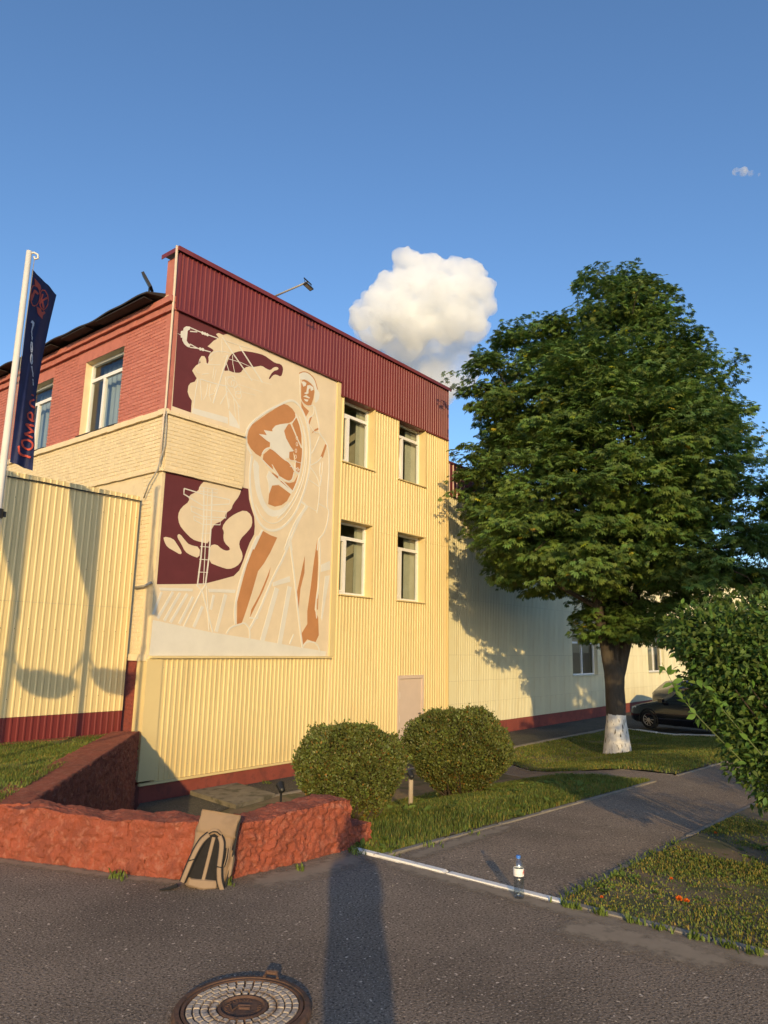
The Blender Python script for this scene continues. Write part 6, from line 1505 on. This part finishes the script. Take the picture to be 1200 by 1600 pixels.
rear = at_range(1019, 1118, 34.5); hd2 = R(-40); n2 = np.array([rear[0], rear[1]]) + np.array([math.cos(hd2), math.sin(hd2)]) * 4.48 + np.array([math.sin(hd2), -math.cos(hd2)]) * .8
make_car('parked_car', 'dark blue estate car parked beyond the black hatchback, tail lamp towards the hall', (n2[0], n2[1], float(gz(n2[0], n2[1])) + .012), hd2, m_carblue, ST2, (-.9, -3.5), .33)

# ================================================================== PERSON (casts the long shadow over the asphalt)
def person():
    h = R(39.5); f2 = Vector((math.cos(h), math.sin(h), 0)); s2 = Vector((math.sin(h), -math.cos(h), 0)); o0 = -f2 * .36 + s2 * .11
    root = thing('person', tuple(o0), 'standing person in dark clothes holding a phone up, casting the long shadow', 'person')
    def W(x, y, z): return s2 * x + f2 * y * .9 + Vector((0, 0, z * 1.09))
    v = []; e = []; rad = []
    def node(p, r_, link_to=None):
        v.append(W(*p)); rad.append(r_)
        if link_to is not None: e.append((link_to, len(v) - 1))
        return len(v) - 1
    pel = node((0, 0, .95), (.215, .12)); wa = node((0, 0, 1.10), (.205, .11), pel); ch = node((0, 0, 1.34), (.215, .12), wa); nk0 = node((0, .0, 1.46), (.075, .07), ch); nk = node((0, .02, 1.53), (.055, .055), nk0)
    hd = node((0, .03, 1.62), (.075, .09), nk); hd2_ = node((0, .03, 1.72), (.078, .092), hd); node((0, .02, 1.785), (.05, .06), hd2_); node((0, .125, 1.645), (.018, .018), hd)
    for sd in (-1, 1):
        node((sd * .085, .02, 1.655), (.014, .02), hd)
        hp_ = node((sd * .09, 0, .88), (.095, .09), pel); kn = node((sd * .10, .02, .50), (.062, .062), hp_); an = node((sd * .105, -.02, .10), (.042, .045), kn); hl = node((sd * .108, .02, .045), (.042, .04), an); node((sd * .115, .17, .035), (.042, .028), hl)
        sh = node((sd * .145, .01, 1.40), (.06, .06), ch); el_ = node((sd * .15, .14, 1.20), (.044, .044), sh); wr_ = node((sd * .075, .30, 1.40), (.028, .026), el_); pm = node((sd * .055, .335, 1.47), (.030, .018), wr_)
        for k, (dx, L) in enumerate(((.020, .055), (.008, .065), (-.004, .062), (-.016, .05))):
            a_ = node((sd * (.050 + dx * .4), .352, 1.50 + .018 * k), (.0095, .0095), pm); node((sd * (.030 + dx * .2), .362, 1.505 + .02 * k), (.0085, .0085), a_)
        t1 = node((sd * .035, .325, 1.50), (.011, .011), pm); node((sd * .022, .335, 1.53), (.0095, .0095), t1)
    me = bpy.data.meshes.new('body'); me.from_pydata([tuple(p) for p in v], e, []); o = bpy.data.objects.new('body', me); link(o, root)
    mod = o.modifiers.new('skin', 'SKIN'); mod.use_smooth_shade = True
    for sv, r_ in zip(me.skin_vertices[0].data, rad): sv.radius = r_
    me.skin_vertices[0].data[0].use_root = True
    sub = o.modifiers.new('sub', 'SUBSURF'); sub.levels = 2; sub.render_levels = 2
    dg = bpy.context.evaluated_depsgraph_get(); ev = o.evaluated_get(dg); m2 = bpy.data.meshes.new_from_object(ev)
    o.modifiers.clear(); o.data = m2; m2.materials.clear()
    skin = mat('skin', (.45, .27, .19), .6); cl = mat('dark_cloth', (.03, .035, .05), .9); hair = mat('hair', (.03, .02, .012), .7)
    for m_ in (cl, skin, hair): m2.materials.append(m_)
    for p_ in m2.polygons:
        c = p_.center; q = c.dot(f2); p_.use_smooth = True
        p_.material_index = 0 if c.z < 1.50 and q < .285 else (2 if c.z > 1.70 or (c.z > 1.6 and q < .0) else 1)
    ph = bpy.data.objects.new('phone', mesh_of('phone', B().box((-.038, -.158, -.0045), (.038, .012, .0045)).v, B().box((0, 0, 0), (1, 1, 1)).f, m_black)); link(ph); ph.matrix_world = Matrix.Translation(Vector(C0) - Vector(fwd) * .012) @ M.to_3x3().to_4x4()
    tag(ph, 'slim black phone held upright in both hands of the person', 'phone')
    return root
person()

# ================================================================== CLOUDS
def cloud_mat(name, dens, lo=.30, hi=.52, scale=.030):
    m, t, out = nt(name); N = t.nodes.new; K = t.links.new
    p = N('ShaderNodeVolumePrincipled'); p.inputs['Color'].default_value = (.972, .986, 1.0, 1); p.inputs['Anisotropy'].default_value = 0.0
    tc = N('ShaderNodeTexCoord'); n = N('ShaderNodeTexNoise'); n.inputs['Scale'].default_value = scale; n.inputs['Detail'].default_value = 7; n.inputs['Roughness'].default_value = .62; K(tc.outputs['Object'], n.inputs['Vector'])
    mr = N('ShaderNodeMapRange'); mr.inputs[1].default_value = lo; mr.inputs[2].default_value = hi; mr.inputs[4].default_value = dens; K(n.outputs[0], mr.inputs[0]); K(mr.outputs[0], p.inputs['Density'])
    K(p.outputs[0], out.inputs['Volume']); return m
CRG = 1500.0
def cloud(name, label, puffs, m, seed, res=28, bump=.22, vox=5.0):
    c0 = np.mean([p[0] for p in puffs], 0)
    c = thing(name, tuple(c0), label, 'cloud')
    Vs, Fs = [], []; off = 0
    u = np.linspace(0, math.pi, res); w = np.linspace(0, 2 * math.pi, 2 * res, endpoint=False); U, Wv = np.meshgrid(u, w, indexing='ij')
    S = np.stack([np.sin(U) * np.cos(Wv), np.sin(U) * np.sin(Wv), np.cos(U)], -1).reshape(-1, 3); k = 2 * res
    I, J = np.meshgrid(np.arange(res - 1), np.arange(k), indexing='ij'); F = np.stack([I * k + J, (I + 1) * k + J, (I + 1) * k + (J + 1) % k, I * k + (J + 1) % k], -1).reshape(-1, 4)
    for (p, rr) in puffs:
        P_ = np.array(p) + S * rr; nzv = np.abs(fbm(P_ / 31 + seed, 5)); P_ = np.array(p) + S * (rr * (1 + bump * 2.2 * (nzv - .2)))[:, None]
        Vs.append(P_); Fs.append(F + off); off += len(S)
    o = np_mesh('vapour', np.concatenate(Vs), np.concatenate(Fs), m, c, smooth=True)
    md = o.modifiers.new('merge', 'REMESH'); md.mode = 'VOXEL'; md.voxel_size = vox
    ev = o.evaluated_get(bpy.context.evaluated_depsgraph_get()); m2 = bpy.data.meshes.new_from_object(ev); o.modifiers.clear(); o.data = m2
    m2.materials.clear(); m2.materials.append(m); return c
kpx = CRG * 1.05 / FPX
def puff(x, y, r_, dep=0): return (at_range(x, y, CRG + dep), r_ * kpx)
pf = [puff(640, 420, 28, 10), puff(632, 405, 20), puff(672, 425, 30, -8), puff(705, 430, 26, 8), puff(735, 432, 26), puff(748, 455, 26, -8), puff(762, 478, 16), puff(720, 460, 34, -22), puff(680, 465, 40, -30), puff(640, 455, 36, -25), puff(610, 455, 30, -8), puff(590, 478, 30, -10), puff(568, 488, 22), puff(618, 490, 34, -30), puff(660, 500, 34, -20), puff(700, 495, 32, -15), puff(740, 490, 24, 5), puff(562, 500, 18, 5), puff(600, 512, 24, -12), puff(648, 522, 26, -10), puff(700, 514, 24, -5), puff(745, 504, 16, 0)]
cloud('cumulus_cloud', 'white cumulus cloud billowing in the blue sky above the maroon parapet', pf, cloud_mat('cloud_vapour', .075, .26, .68), 3, bump=.24, vox=2.8, res=46)
pf2 = [puff(585, 515, 34, 5), puff(640, 522, 44, 0), puff(690, 520, 46, 0), puff(730, 512, 34, 5), puff(620, 548, 34, 60), puff(665, 560, 46, 70), puff(700, 545, 40, 60), puff(720, 580, 34, 60), puff(680, 600, 44, 70)]
cloud('cloud_veil', 'thin pale veil of vapour hanging below the white cumulus cloud', pf2, cloud_mat('cloud_veil', .055, .36, .78, .013), 8, bump=.35, vox=6.0)
pf3 = [puff(1150, 268, 6), puff(1162, 268, 7), puff(1174, 271, 5), puff(1184, 272, 4)]
cloud('cloud_wisp', 'tiny faint cloud wisp alone high in the blue sky', pf3, cloud_mat('cloud_wisp', .09, .42, .65, .05), 5, res=16, vox=2.0)
